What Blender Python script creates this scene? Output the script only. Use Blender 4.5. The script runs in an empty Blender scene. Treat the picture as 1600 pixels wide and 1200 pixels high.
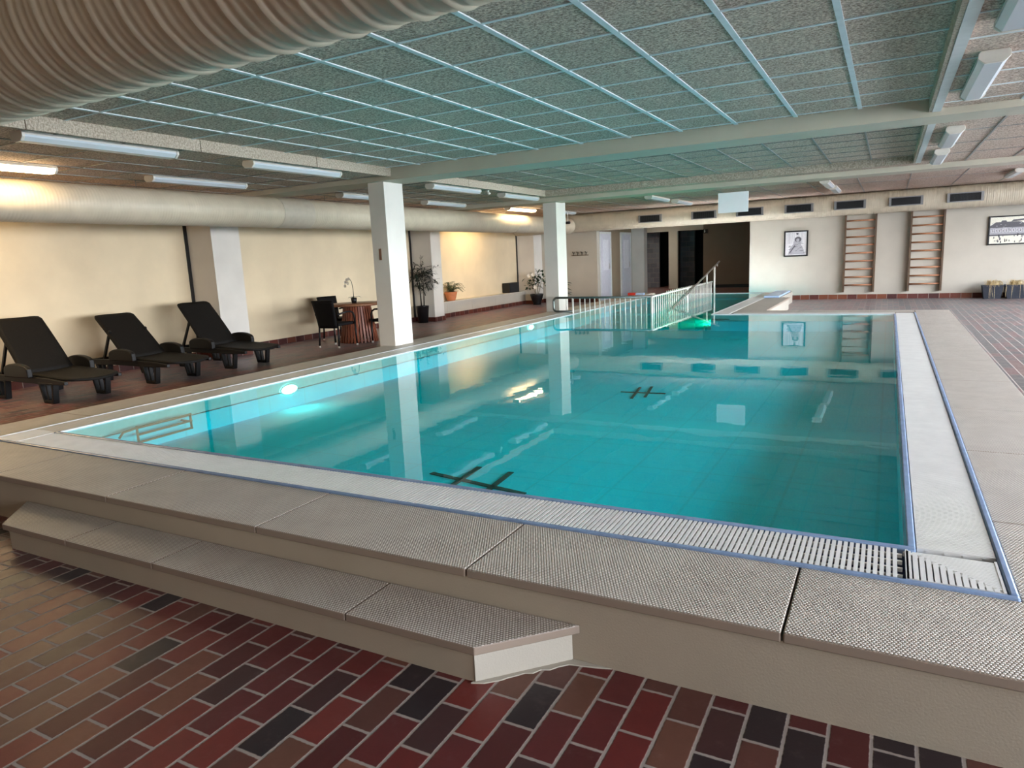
import bpy, math, random
from mathutils import Vector, Matrix

PI = math.pi
SC = bpy.context.scene
COL = SC.collection
R_ = random.Random(7)

# ---------------------------------------------------------------- mesh helper
class MB:
    def __init__(s):
        s.v = []; s.f = []; s.m = []; s.sm = []
    def add(s, verts, faces, mat=0, smooth=False):
        b = len(s.v)
        s.v += [tuple(p) for p in verts]
        for f in faces:
            s.f.append([b + i for i in f]); s.m.append(mat); s.sm.append(smooth)
        return s
    def box(s, x0, x1, y0, y1, z0, z1, mat=0):
        V = [(x0,y0,z0),(x1,y0,z0),(x1,y1,z0),(x0,y1,z0),(x0,y0,z1),(x1,y0,z1),(x1,y1,z1),(x0,y1,z1)]
        return s.add(V, [(0,3,2,1),(4,5,6,7),(0,1,5,4),(1,2,6,5),(2,3,7,6),(3,0,4,7)], mat)
    def quad(s, a, b, c, d, mat=0):
        return s.add([a,b,c,d], [(0,1,2,3)], mat)
    def prism(s, pts, axis, a0, a1, mat=0, smooth=False):
        """closed outline pts (u,v) pushed along axis: x->(a,u,v)  y->(u,a,v)  z->(u,v,a)"""
        n = len(pts)
        def P(u, v, a): return {'x':(a,u,v), 'y':(u,a,v), 'z':(u,v,a)}[axis]
        V = [P(u,v,a0) for u,v in pts] + [P(u,v,a1) for u,v in pts]
        F = [(i,(i+1)%n,n+(i+1)%n,n+i) for i in range(n)]
        s.add(V, F, mat, smooth)
        b = len(s.v) - 2*n
        s.f.append([b+i for i in range(n)][::-1]); s.m.append(mat); s.sm.append(False)
        s.f.append([b+n+i for i in range(n)]); s.m.append(mat); s.sm.append(False)
        return s
    def tube(s, path, r, n=8, mat=0, caps=True, closed=False):
        path = [Vector(p) for p in path]; N = len(path)
        rad = r if isinstance(r, (list, tuple)) else [r]*N
        up = Vector((0,0,1)); V = []; prev = None
        for i, p in enumerate(path):
            if closed: t = path[(i+1)%N] - path[i-1]
            else: t = path[min(i+1,N-1)] - path[max(i-1,0)]
            t.normalize()
            if prev is None:
                a = t.cross(up)
                if a.length < 1e-3: a = t.cross(Vector((1,0,0)))
            else:
                a = prev - t*prev.dot(t)
                if a.length < 1e-4: a = t.cross(up)
            a.normalize(); prev = a; b = t.cross(a)
            for k in range(n):
                q = 2*PI*k/n
                V.append(p + a*(rad[i]*math.cos(q)) + b*(rad[i]*math.sin(q)))
        F = []
        for i in range(N if closed else N-1):
            j = (i+1) % N
            for k in range(n):
                F.append((i*n+k, i*n+(k+1)%n, j*n+(k+1)%n, j*n+k))
        s.add(V, F, mat, True)
        if caps and not closed:
            b = len(s.v) - N*n
            s.f.append([b+k for k in range(n)][::-1]); s.m.append(mat); s.sm.append(False)
            s.f.append([b+(N-1)*n+k for k in range(n)]); s.m.append(mat); s.sm.append(False)
        return s
    def bar(s, p0, p1, w, h, mat=0, up=(0,0,1)):
        p0, p1 = Vector(p0), Vector(p1); t = (p1-p0).normalized(); u = Vector(up)
        a = t.cross(u)
        if a.length < 1e-3: a = t.cross(Vector((1,0,0)))
        a.normalize(); b = a.cross(t)
        V = []
        for p in (p0, p1):
            for sa, sb in ((-1,-1),(1,-1),(1,1),(-1,1)):
                V.append(p + a*(sa*w/2) + b*(sb*h/2))
        return s.add(V, [(3,2,1,0),(4,5,6,7),(0,1,5,4),(1,2,6,5),(2,3,7,6),(3,0,4,7)], mat)
    def lathe(s, prof, c=(0,0,0), n=20, mat=0, axis='z'):
        V = []; N = len(prof)
        for r, h in prof:
            for k in range(n):
                q = 2*PI*k/n; a, b = r*math.cos(q), r*math.sin(q)
                if axis == 'z': V.append((c[0]+a, c[1]+b, c[2]+h))
                elif axis == 'x': V.append((c[0]+h, c[1]+a, c[2]+b))
                else: V.append((c[0]+b, c[1]+h, c[2]+a))
        F = [(i*n+k, i*n+(k+1)%n, (i+1)*n+(k+1)%n, (i+1)*n+k) for i in range(N-1) for k in range(n)]
        s.add(V, F, mat, True)
        b = len(s.v) - N*n
        if prof[0][0] > 1e-4:
            s.f.append([b+k for k in range(n)][::-1]); s.m.append(mat); s.sm.append(False)
        if prof[-1][0] > 1e-4:
            s.f.append([b+(N-1)*n+k for k in range(n)]); s.m.append(mat); s.sm.append(False)
        return s
    def leaf(s, base, d, length, width, droop=0.3, mat=0, up=(0,0,1), seg=3):
        d = Vector(d).normalized(); u = Vector(up)
        side = d.cross(u)
        if side.length < 1e-3: side = Vector((1,0,0))
        side.normalize()
        p = Vector(base); V = [p.copy()]
        for i in range(1, seg+1):
            t = i/seg
            q = p + d*(length*t) - Vector((0,0,1))*(droop*length*t*t)
            if i < seg:
                w = width*math.sin(PI*min(1.0, t*0.85+0.08))/2
                V += [q - side*w + Vector((0,0,w*0.25)), q, q + side*w + Vector((0,0,w*0.25))]
            else: V.append(q)
        F = [(0,2,1),(0,3,2)]
        for i in range(seg-2):
            a = 1+i*3; b = a+3
            F += [(a,a+1,b+1,b),(a+1,a+2,b+2,b+1)]
        a = 1+(seg-2)*3; e = len(V)-1
        F += [(a,a+1,e),(a+1,a+2,e)]
        return s.add(V, F, mat, True)
    def build(s, name, mats, parent=None, loc=None, bevel=0.0, solid=0.0):
        me = bpy.data.meshes.new(name)
        me.from_pydata(s.v, [], s.f)
        if not isinstance(mats, (list, tuple)): mats = [mats]
        for m in mats: me.materials.append(m)
        me.polygons.foreach_set('material_index', s.m)
        me.polygons.foreach_set('use_smooth', s.sm)
        me.update()
        o = bpy.data.objects.new(name, me); COL.objects.link(o)
        if parent is not None: o.parent = parent
        if loc is not None: o.location = loc
        if solid:
            md = o.modifiers.new('solid', 'SOLIDIFY'); md.thickness = solid; md.offset = 0
        if bevel:
            md = o.modifiers.new('bevel', 'BEVEL'); md.width = bevel; md.segments = 2
            md.limit_method = 'ANGLE'; md.angle_limit = math.radians(40)
        return o

def tag(o, label, cat, group=None, kind=None):
    o['label'] = label; o['category'] = cat
    if group: o['group'] = group
    if kind: o['kind'] = kind
    return o
def thing(name, label, cat, loc=(0,0,0), rz=0, group=None):
    o = bpy.data.objects.new(name, None); COL.objects.link(o)
    o.empty_display_size = 0.1
    o.location = loc; o.rotation_euler = (0,0,rz)
    return tag(o, label, cat, group)
def struct(o, label, cat): return tag(o, label, cat, None, 'structure')
def copy_tree(o, parent=None):
    c = o.copy(); COL.objects.link(c)
    if parent is not None: c.parent = parent
    for ch in list(o.children): copy_tree(ch, c)
    return c

# ---------------------------------------------------------------- materials
def srgb(r, g, b):
    def L(c):
        c /= 255.0
        return c/12.92 if c <= 0.04045 else ((c+0.055)/1.055)**2.4
    return (L(r), L(g), L(b), 1.0)
class NT:
    def __init__(s, name):
        s.mat = bpy.data.materials.new(name); s.mat.use_nodes = True
        s.t = s.mat.node_tree; s.t.nodes.clear()
        s.out = s.t.nodes.new('ShaderNodeOutputMaterial')
    def n(s, typ, **kw):
        x = s.t.nodes.new(typ)
        for k, v in kw.items(): setattr(x, k, v)
        return x
    def link(s, a, b): s.t.links.new(a, b)
    def math(s, op, a, b=None, c=None):
        x = s.n('ShaderNodeMath', operation=op)
        for i, q in enumerate((a, b, c)):
            if q is None: continue
            if isinstance(q, (int, float)): x.inputs[i].default_value = q
            else: s.link(q, x.inputs[i])
        return x.outputs[0]
    def pos(s):
        g = s.n('ShaderNodeNewGeometry'); sp = s.n('ShaderNodeSeparateXYZ')
        s.link(g.outputs['Position'], sp.inputs[0])
        return g.outputs['Position'], sp.outputs[0], sp.outputs[1], sp.outputs[2]
    def obj(s):
        g = s.n('ShaderNodeTexCoord'); sp = s.n('ShaderNodeSeparateXYZ')
        s.link(g.outputs['Object'], sp.inputs[0])
        return g.outputs['Object'], sp.outputs[0], sp.outputs[1], sp.outputs[2]
    def noise(s, vec, scale, detail=3, rough=0.55):
        x = s.n('ShaderNodeTexNoise'); x.inputs['Scale'].default_value = scale
        x.inputs['Detail'].default_value = detail; x.inputs['Roughness'].default_value = rough
        s.link(vec, x.inputs['Vector']); return x.outputs['Fac']
    def scalevec(s, vec, sx, sy, sz):
        x = s.n('ShaderNodeVectorMath', operation='MULTIPLY'); x.inputs[1].default_value = (sx,sy,sz)
        s.link(vec, x.inputs[0]); return x.outputs[0]
    def ramp(s, fac, stops, interp='LINEAR'):
        x = s.n('ShaderNodeValToRGB'); x.color_ramp.interpolation = interp
        e = x.color_ramp.elements
        while len(e) < len(stops): e.new(0.5)
        for i, (p, c) in enumerate(stops): e[i].position = p; e[i].color = c
        if isinstance(fac, (int,float)): x.inputs[0].default_value = fac
        else: s.link(fac, x.inputs[0])
        return x.outputs[0]
    def mix(s, fac, a, b, mode='MIX'):
        x = s.n('ShaderNodeMix', data_type='RGBA', blend_type=mode)
        for sock, q in ((x.inputs[0], fac), (x.inputs[6], a), (x.inputs[7], b)):
            if isinstance(q, (int,float)): sock.default_value = q
            elif isinstance(q, tuple): sock.default_value = q
            else: s.link(q, sock)
        return x.outputs[2]
    def bump(s, h, strength, dist):
        x = s.n('ShaderNodeBump'); x.inputs['Strength'].default_value = strength
        x.inputs['Distance'].default_value = dist; s.link(h, x.inputs['Height']); return x.outputs[0]
    def bsdf(s, col, rough=0.5, metal=0.0, normal=None, spec=0.5, emis=None, estr=0.0):
        b = s.n('ShaderNodeBsdfPrincipled')
        for key, q in (('Base Color', col), ('Roughness', rough), ('Metallic', metal), ('Specular IOR Level', spec)):
            if isinstance(q, (int,float,tuple)): b.inputs[key].default_value = q
            else: s.link(q, b.inputs[key])
        if normal is not None: s.link(normal, b.inputs['Normal'])
        if emis is not None:
            b.inputs['Emission Color'].default_value = emis; b.inputs['Emission Strength'].default_value = estr
        s.link(b.outputs[0], s.out.inputs[0]); return s.mat

def plain(name, c, rough=0.5, metal=0.0, var=0.06, scale=12.0, bump=0.0, spec=0.5):
    """painted / moulded surface: a base colour with faint mottling"""
    t = NT(name); v, x, y, z = t.obj()
    f = t.noise(v, scale, 3)
    lo = tuple(q*(1-var) for q in c[:3])+(1,); hi = tuple(min(1,q*(1+var)) for q in c[:3])+(1,)
    col = t.ramp(f, [(0.3, lo), (0.7, hi)])
    nm = t.bump(t.noise(v, scale*6, 2), bump, 0.004) if bump else None
    return t.bsdf(col, rough, metal, nm, spec)

def brick_material(name, along, w, h, joint, off_u, off_v, stops, dark_to_right=False, rough=0.34):
    """clinker pavers in running bond; along = axis of the long side"""
    t = NT(name); P, X, Y, Z = t.pos()
    U, V = (Y, X) if along == 'y' else (X, Z)
    v = t.math('DIVIDE', t.math('SUBTRACT', V, off_v), h)
    row = t.math('FLOOR', v)
    odd = t.math('MODULO', t.math('ABSOLUTE', row), 2.0)
    u = t.math('ADD', t.math('DIVIDE', t.math('SUBTRACT', U, off_u), w), t.math('MULTIPLY', odd, 0.5))
    colu = t.math('FLOOR', u)
    fu = t.math('SUBTRACT', u, colu); fv = t.math('SUBTRACT', v, row)
    du = t.math('MULTIPLY', t.math('MINIMUM', fu, t.math('SUBTRACT', 1.0, fu)), w)
    dv = t.math('MULTIPLY', t.math('MINIMUM', fv, t.math('SUBTRACT', 1.0, fv)), h)
    d = t.math('MINIMUM', du, dv)
    wob = t.math('MULTIPLY', t.math('SUBTRACT', t.noise(P, 60, 3), 0.5), 0.006)
    d = t.math('ADD', d, wob)
    mr = t.n('ShaderNodeMapRange', interpolation_type='SMOOTHSTEP')
    mr.inputs[1].default_value = joint*0.35; mr.inputs[2].default_value = joint*0.75
    t.link(d, mr.inputs[0]); face = mr.outputs[0]
    cv = t.n('ShaderNodeCombineXYZ'); t.link(row, cv.inputs[0]); t.link(colu, cv.inputs[1])
    wn = t.n('ShaderNodeTexWhiteNoise', noise_dimensions='2D'); t.link(cv.outputs[0], wn.inputs[0])
    r = wn.outputs[0]
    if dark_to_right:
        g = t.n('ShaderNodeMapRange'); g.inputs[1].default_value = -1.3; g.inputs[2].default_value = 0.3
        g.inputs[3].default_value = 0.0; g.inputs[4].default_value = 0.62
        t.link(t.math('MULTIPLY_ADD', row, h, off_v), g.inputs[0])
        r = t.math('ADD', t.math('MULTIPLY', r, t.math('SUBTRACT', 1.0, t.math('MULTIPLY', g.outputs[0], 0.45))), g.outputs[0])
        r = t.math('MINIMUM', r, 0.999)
    base = t.ramp(r, stops, 'CONSTANT')
    n1 = t.noise(P, 26, 5, 0.65); n2 = t.noise(P, 140, 2)
    base = t.mix(t.math('MULTIPLY', n1, 0.6), base, t.mix(0.5, base, srgb(54,28,26)), 'MIX')
    haze = t.ramp(t.noise(P, 11, 6, 0.7), [(0.56, (0,0,0,1)), (0.74, (1,1,1,1))])
    base = t.mix(t.math('MULTIPLY', haze, 0.10), base, srgb(160,130,128))
    col = t.mix(face, srgb(158,146,138), base)
    hgt = t.math('ADD', t.math('MULTIPLY', face, 1.0), t.math('MULTIPLY', n2, 0.10))
    hgt = t.math('ADD', hgt, t.math('MULTIPLY', n1, 0.15))
    nm = t.bump(hgt, 0.35, 0.004)
    ro = t.math('ADD', t.math('MULTIPLY', n1, 0.25), rough - 0.1)
    ro = t.math('ADD', ro, t.math('MULTIPLY', t.math('SUBTRACT', 1.0, face), 0.35))
    m = t.bsdf(col, ro, 0, nm, 0.3)
    bs = [n for n in t.t.nodes if n.type == 'BSDF_PRINCIPLED'][0]
    bs.inputs['Sheen Weight'].default_value = 0.06; bs.inputs['Sheen Roughness'].default_value = 0.35
    return m

RED = [(0.0, srgb(122,72,56)), (0.08, srgb(120,46,40)), (0.24, srgb(108,36,34)), (0.40, srgb(112,72,58)),
       (0.48, srgb(100,38,38)), (0.62, srgb(96,56,48)), (0.70, srgb(86,32,32)), (0.84, srgb(70,40,40)), (0.92, srgb(42,32,36))]
M = {}
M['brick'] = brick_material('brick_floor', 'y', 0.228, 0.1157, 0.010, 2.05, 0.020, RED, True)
M['skirting'] = brick_material('skirting_tile', 'x', 0.23, 0.40, 0.008, 0.0, -0.2,
      [(0.0, srgb(112,60,46)), (0.3, srgb(96,52,46)), (0.55, srgb(128,74,52)), (0.75, srgb(78,44,42))], False, 0.45)
def skirting_y():
    return brick_material('skirting_tile_side', 'y', 0.23, 3.0, 0.008, 0.0, -11.9,
      [(0.0, srgb(104,52,42)), (0.3, srgb(92,46,42)), (0.55, srgb(112,60,46)), (0.75, srgb(78,42,40))], False, 0.45)
M['skirting_side'] = skirting_y()

def plaster(name, c, weave=True):
    t = NT(name); P, X, Y, Z = t.pos()
    f = t.noise(P, 1.6, 4); g = t.noise(P, 130, 2)
    lo = tuple(q*0.93 for q in c[:3])+(1,); hi = tuple(min(1,q*1.05) for q in c[:3])+(1,)
    col = t.ramp(f, [(0.3, lo), (0.7, hi)])
    return t.bsdf(col, 0.75, 0, t.bump(g, 0.25, 0.003), 0.3)
M['wall'] = plaster('wall_paint', srgb(220,203,172))
M['wall_far'] = plaster('wall_paint_far', srgb(188,181,168))
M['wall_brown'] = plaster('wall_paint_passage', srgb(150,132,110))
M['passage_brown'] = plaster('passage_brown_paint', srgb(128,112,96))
M['column'] = plaster('column_paint', srgb(216,211,203))
M['beam'] = plaster('beam_paint', srgb(196,188,170))
M['riser'] = plaster('riser_paint', srgb(176,164,146))
M['riser_white'] = plaster('riser_white_paint', srgb(184,177,164))

def woodwool(name, lo, hi):
    t = NT(name); P, X, Y, Z = t.pos()
    a = t.noise(P, 62, 3, 0.8); b = t.noise(t.scalevec(P, 1.0, 2.2, 1.0), 36, 2, 0.6); c = t.noise(P, 1.3, 3)
    f = t.math('ADD', t.math('MULTIPLY', a, 0.7), t.math('MULTIPLY', b, 0.3))
    col = t.ramp(f, [(0.40, lo), (0.5, tuple((p+q)/2 for p,q in zip(lo,hi))), (0.60, hi)])
    col = t.mix(0.35, col, t.mix(c, col, lo), 'MIX')
    return t.bsdf(col, 0.9, 0, t.bump(f, 0.8, 0.006), 0.15)
M['wool'] = woodwool('wood_wool_panel', srgb(142,117,103), srgb(252,230,211))
M['wool_pale'] = woodwool('wood_wool_edge', srgb(150,136,120), srgb(216,202,184))
M['tbar'] = plain('ceiling_bar_paint', srgb(222,228,230), 0.75, spec=0.2)
M['tbar_dim'] = plain('ceiling_joint_paint', srgb(150,146,140), 0.6)
M['trim_white'] = plain('white_trim_paint', srgb(214,216,214), 0.5)

# studded anti-slip coping tile
def studded():
    t = NT('studded_coping'); P, X, Y, Z = t.pos()
    pit = 0.0115
    a = t.math('DIVIDE', X, pit); b = t.math('DIVIDE', Y, pit)
    rr = t.math('FLOOR', b)
    a = t.math('ADD', a, t.math('MULTIPLY', t.math('MODULO', t.math('ABSOLUTE', rr), 2.0), 0.5))
    fa = t.math('SUBTRACT', t.math('FRACT', a), 0.5); fb = t.math('SUBTRACT', t.math('FRACT', b), 0.5)
    d = t.math('SQRT', t.math('ADD', t.math('MULTIPLY', fa, fa), t.math('MULTIPLY', fb, fb)))
    mr = t.n('ShaderNodeMapRange', interpolation_type='SMOOTHSTEP')
    mr.inputs[1].default_value = 0.46; mr.inputs[2].default_value = 0.24
    t.link(d, mr.inputs[0]); stud = mr.outputs[0]
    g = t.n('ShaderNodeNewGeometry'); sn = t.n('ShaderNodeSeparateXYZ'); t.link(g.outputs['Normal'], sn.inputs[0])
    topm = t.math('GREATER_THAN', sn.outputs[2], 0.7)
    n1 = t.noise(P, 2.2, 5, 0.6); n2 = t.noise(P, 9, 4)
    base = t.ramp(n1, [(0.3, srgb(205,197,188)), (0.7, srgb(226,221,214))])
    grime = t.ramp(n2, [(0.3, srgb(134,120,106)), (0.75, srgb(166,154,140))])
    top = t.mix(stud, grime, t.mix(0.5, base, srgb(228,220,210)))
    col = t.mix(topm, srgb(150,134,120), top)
    h = t.math('MULTIPLY', stud, topm)
    return t.bsdf(col, 0.42, 0, t.bump(h, 0.7, 0.0025), 0.5)
M['stud'] = studded()
M['grate'] = plain('white_grate_plastic', srgb(226,224,220), 0.35, 0, 0.05, 9)
M['blue'] = plain('blue_edge_tile', srgb(132,154,188), 0.25, 0, 0.12, 14)
M['lip'] = plain('pale_edge_tile', srgb(206,210,212), 0.3, 0, 0.06, 14)
M['channel'] = plain('dark_blue_channel', srgb(40,52,84), 0.5)

def pool_tile():
    t = NT('pool_tile'); P, X, Y, Z = t.pos()
    n = t.noise(P, 0.7, 3)
    col = t.ramp(n, [(0.3, srgb(10,222,244)), (0.7, srgb(30,234,250))])
    def lines(q, pit):
        f = t.math('FRACT', t.math('DIVIDE', q, pit))
        return t.math('LESS_THAN', f, 0.035)
    l = t.math('MAXIMUM', lines(X, 0.5), lines(Y, 0.5))
    col = t.mix(t.math('MULTIPLY', l, 0.16), col, srgb(0,150,160))
    return t.bsdf(col, 0.85, 0, None, 0.1)
M['pool'] = pool_tile()
M['black_tile'] = plain('black_lane_tile', srgb(14,16,16), 0.4)

def two_sided_fresnel(t, ior):
    # thin sheet: the same reflectance from above and from below
    g = t.n('ShaderNodeNewGeometry'); fr = t.n('ShaderNodeFresnel')
    k = t.math('ADD', t.math('MULTIPLY', g.outputs['Backfacing'], 1.0/ior-ior), ior)
    t.link(k, fr.inputs[0]); return fr
def water():
    t = NT('pool_water'); P, X, Y, Z = t.pos()
    a = t.noise(t.scalevec(P, 0.8, 1.2, 1.0), 2.0, 2, 0.5); b = t.noise(t.scalevec(P, 1.0, 0.7, 1.0), 7.0, 2, 0.5)
    h = t.math('ADD', t.math('MULTIPLY', a, 0.8), t.math('MULTIPLY', b, 0.2))
    nm = t.bump(h, 0.02, 0.06)
    fr = two_sided_fresnel(t, 1.34); t.link(nm, fr.inputs['Normal'])
    tr = t.n('ShaderNodeBsdfTransparent'); tr.inputs[0].default_value = (0.32, 0.98, 0.96, 1)
    gl = t.n('ShaderNodeBsdfGlossy'); gl.inputs['Roughness'].default_value = 0.015
    gl.inputs['Color'].default_value = (1,1,1,1); t.link(nm, gl.inputs['Normal'])
    mx = t.n('ShaderNodeMixShader'); t.link(fr.outputs[0], mx.inputs[0])
    t.link(tr.outputs[0], mx.inputs[1]); t.link(gl.outputs[0], mx.inputs[2])
    t.link(mx.outputs[0], t.out.inputs[0]); return t.mat
M['water'] = water()
def pane():
    t = NT('window_glass')
    fr = two_sided_fresnel(t, 1.45)
    tr = t.n('ShaderNodeBsdfTransparent'); tr.inputs[0].default_value = (0.94,0.97,0.97,1)
    gl = t.n('ShaderNodeBsdfGlossy'); gl.inputs['Roughness'].default_value = 0.0
    mx = t.n('ShaderNodeMixShader'); t.link(fr.outputs[0], mx.inputs[0])
    t.link(tr.outputs[0], mx.inputs[1]); t.link(gl.outputs[0], mx.inputs[2])
    t.link(mx.outputs[0], t.out.inputs[0]); return t.mat
M['glass'] = pane()

M['duct'] = plain('duct_paint', srgb(200,188,166), 0.42, 0.0, 0.07, 5)
M['duct_dark'] = plain('duct_sleeve', srgb(190,180,163), 0.55)
M['vent_frame'] = plain('vent_frame_metal', srgb(140,140,142), 0.4, 0.4)
M['vent_dark'] = plain('vent_dark', srgb(34,36,40), 0.5)
M['housing'] = plain('lamp_housing', srgb(214,208,198), 0.45)
def diffuser(name, e, c=(1.0,0.74,0.40,1)):
    t = NT(name)
    return t.bsdf(srgb(205,212,218), 0.25, 0, None, 0.5, c if e else None, e)
M['diff_off'] = diffuser('lamp_diffuser_off', 0.0)
M['diff_dim'] = diffuser('lamp_diffuser_dim', 34.0, (1.0,0.9,0.76,1))
M['diff_on'] = diffuser('lamp_diffuser_on', 15.0)
M['diff_hid'] = diffuser('lamp_diffuser_warm', 26.0)
M['black_weave'] = plain('black_resin_weave', srgb(24,22,20), 0.65, 0, 0.25, 60, 0.4, 0.15)
M['black_resin'] = plain('black_resin', srgb(18,17,17), 0.5, spec=0.35)
M['wicker'] = plain('black_wicker', srgb(14,13,14), 0.65, 0, 0.3, 90, 0.5, 0.15)
M['foot_white'] = plain('pale_foot_cap', srgb(222,214,204), 0.5)
def wood(name, a, b, axis='z'):
    t = NT(name); v, x, y, z = t.obj()
    sc = {'z':(8,8,0.8),'x':(0.8,8,8),'y':(8,0.8,8)}[axis]
    f = t.noise(t.scalevec(v, *sc), 5, 4, 0.6)
    return t.bsdf(t.ramp(f, [(0.3,a),(0.7,b)]), 0.42, 0, None, 0.4)
M['teak'] = wood('teak_slats', srgb(104,52,36), srgb(160,92,66))
M['teak_top'] = wood('teak_top', srgb(112,74,52), srgb(160,112,82), 'x')
M['rung'] = wood('rung_wood', srgb(142,92,64), srgb(188,132,96), 'x')
M['rail_dark'] = wood('bar_post_wood', srgb(74,58,46), srgb(112,90,70))
M['steel'] = plain('brushed_steel', srgb(196,192,188), 0.28, 0.85, 0.05, 30)
M['steel_white'] = plain('white_steel', srgb(222,218,210), 0.35, 0.1)
M['rail_green'] = plain('dark_rail_steel', srgb(96,104,102), 0.3, 0.7)
M['terracotta'] = plain('terracotta', srgb(214,132,84), 0.7, 0, 0.12, 9)
M['pot_black'] = plain('black_pot', srgb(22,22,24), 0.35)
M['pot_slate'] = plain('slate_pot', srgb(36,40,50), 0.6, 0, 0.15, 20)
M['soil'] = plain('soil', srgb(46,34,26), 0.95, 0, 0.3, 50)
def leafmat(name, a, b):
    t = NT(name); v, x, y, z = t.obj()
    return t.bsdf(t.ramp(t.noise(v, 9, 2), [(0.35,a),(0.65,b)]), 0.5, 0, None, 0.4)
M['leaf_dark'] = leafmat('bamboo_leaf', srgb(18,26,22), srgb(40,54,42))
M['leaf_fern'] = leafmat('fern_leaf', srgb(40,60,34), srgb(88,100,56))
M['leaf_gloss'] = leafmat('glossy_leaf', srgb(22,40,24), srgb(52,84,46))
M['straw'] = leafmat('dry_straw', srgb(176,150,104), srgb(226,204,158))
M['stem_dark'] = plain('dark_stem', srgb(40,34,30), 0.7)
M['stem_pale'] = plain('pale_stem', srgb(168,160,140), 0.6)
M['petal'] = plain('white_petal', srgb(236,232,224), 0.6)
M['black'] = plain('matt_black', srgb(16,16,18), 0.5)
M['board'] = plain('white_board', srgb(246,247,249), 0.4, 0, 0.005)
M['wire'] = plain('thin_wire', srgb(150,150,148), 0.3, 0.8)
M['brown_plate'] = plain('brown_plate', srgb(128,92,72), 0.5)
M['door_paint'] = plain('door_paint', srgb(206,206,216), 0.4)
M['door_panel'] = plain('door_panel_paint', srgb(226,226,234), 0.4)
M['grey_tile'] = brick_material('grey_wall_tile', 'x', 0.3, 0.2, 0.01, 0, 0, [(0.0, srgb(120,120,128)), (0.5, srgb(134,134,140))], False, 0.3)
M['exit_green'] = plain('sign_dark', srgb(20,24,22), 0.4)
M['sign_white'] = plain('sign_white', srgb(230,232,228), 0.4)
M['red'] = plain('red_plastic', srgb(196,54,44), 0.4)
M['pale_blue'] = plain('pale_blue_plastic', srgb(176,204,240), 0.3)
for k, (nm, c) in enumerate((('ink_light', (214,212,214)), ('ink_mid', (164,162,168)), ('ink_dark', (92,90,96)), ('ink_black', (40,38,42)), ('paper_cream', (232,228,212)))):
    M[nm] = plain(nm, srgb(*c), 0.6, 0, 0.12, 60)
M['window_frame'] = plain('window_frame_paint', srgb(226,226,222), 0.45)
M['paving'] = plain('outdoor_paving', srgb(170,168,162), 0.8)
M['plinth_brown'] = plain('ledge_top', srgb(200,192,176), 0.5)

# ---------------------------------------------------------------- measures of the room
XL, XR = -10.40, 5.60          # left / right wall
YN, YF = -4.0, 20.40           # near / far wall
ZC = 0.28                      # coping height
ZS, ZB, ZR = 2.64, 2.67, 2.73  # side ceiling, back ceiling, raised ceiling over the pool
PX0, PX1, PY0, PY1 = -5.60, 0.112, 2.935, 12.90   # pool water
EX1, EY1 = -2.82, 19.10                            # narrow end of the pool
ALC = 27.30                    # back wall of the alcove

# ---------------------------------------------------------------- floor
b = MB()
def fl(x0,x1,y0,y1): b.box(x0,x1,y0,y1,-0.10,0.0)
fl(XL-0.2, XR, YN, 2.3); fl(XL-0.2, -6.2, 2.3, 19.5); fl(0.7, XR, 2.3, 13.5); fl(-2.3, XR, 13.5, 19.5)
fl(XL-0.2, XR, 19.5, ALC+3.0)
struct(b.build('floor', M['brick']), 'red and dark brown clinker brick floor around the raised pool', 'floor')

# ---------------------------------------------------------------- walls
WT = 2.80
b = MB(); b.box(XL-0.2, XL, YN, YF, 0, WT)
struct(b.build('wall_left', M['wall']), 'cream wall behind the black sun loungers', 'wall')
b = MB(); b.box(-3.41, XR, YF, YF+0.22, 0, WT)
b.box(-7.92, -3.41, YF, YF+0.22, 2.42, WT)
b.box(XL-0.2, -7.92, YF, YF+0.22, 0, WT)
struct(b.build('wall_far', M['wall_far']), 'pale far wall with the wall bars, framed pictures and coat hooks', 'wall')
b = MB(); b.box(XL-0.2, XR+0.2, YN-0.2, YN, 0, WT)
struct(b.build('wall_near', M['wall']), 'cream end wall behind the photographer', 'wall')
b = MB(); b.box(-6.85, -6.65, YN, 2.09, 0, 2.60)  # added wall out of view, keeps warm light and reflections off the near floor
struct(b.build('wall_light_block', M['passage_brown']), 'short brown wall added out of view to darken the left foreground floor', 'wall')
# right wall with a long row of windows
wins = [(-1.3,-0.15)] + [(0.2+k*2.45, 0.2+k*2.45+2.1) for k in range(7)] + [(17.4,18.8)]
b = MB(); WZ0, WZ1 = 0.40, 2.52
b.box(XR, XR+0.25, YN, YF, 0, WZ0); b.box(XR, XR+0.25, YN, YF, WZ1, WT)
ys = [YN] + [q for w in wins for q in w] + [YF]
for i in range(0, len(ys), 2): b.box(XR, XR+0.25, ys[i], ys[i+1], WZ0, WZ1)
struct(b.build('wall_right', M['wall_far']), 'window wall along the right side of the hall', 'wall')
for i, (y0, y1) in enumerate(wins):
    w = thing('window_%d' % (i+1), 'window number %d from the near end of the right wall' % (i+1), 'window', (XR+0.12, (y0+y1)/2, WZ0))
    w['kind'] = 'structure'
    h = (y1-y0)/2; H = WZ1-WZ0; q = MB()
    q.box(-0.04,0.04,-h,h,0,0.06); q.box(-0.04,0.04,-h,h,H-0.06,H)
    for yy in (-h, -0.03, h-0.06): q.box(-0.04,0.04,yy,yy+0.06,0.06,H-0.06)
    q.build('window_frame', M['window_frame'], w, None, 0.005)
    q = MB(); q.box(-0.004,0.004,-h+0.06,h-0.06,0.06,H-0.06); q.build('pane', M['glass'], w)

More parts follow.
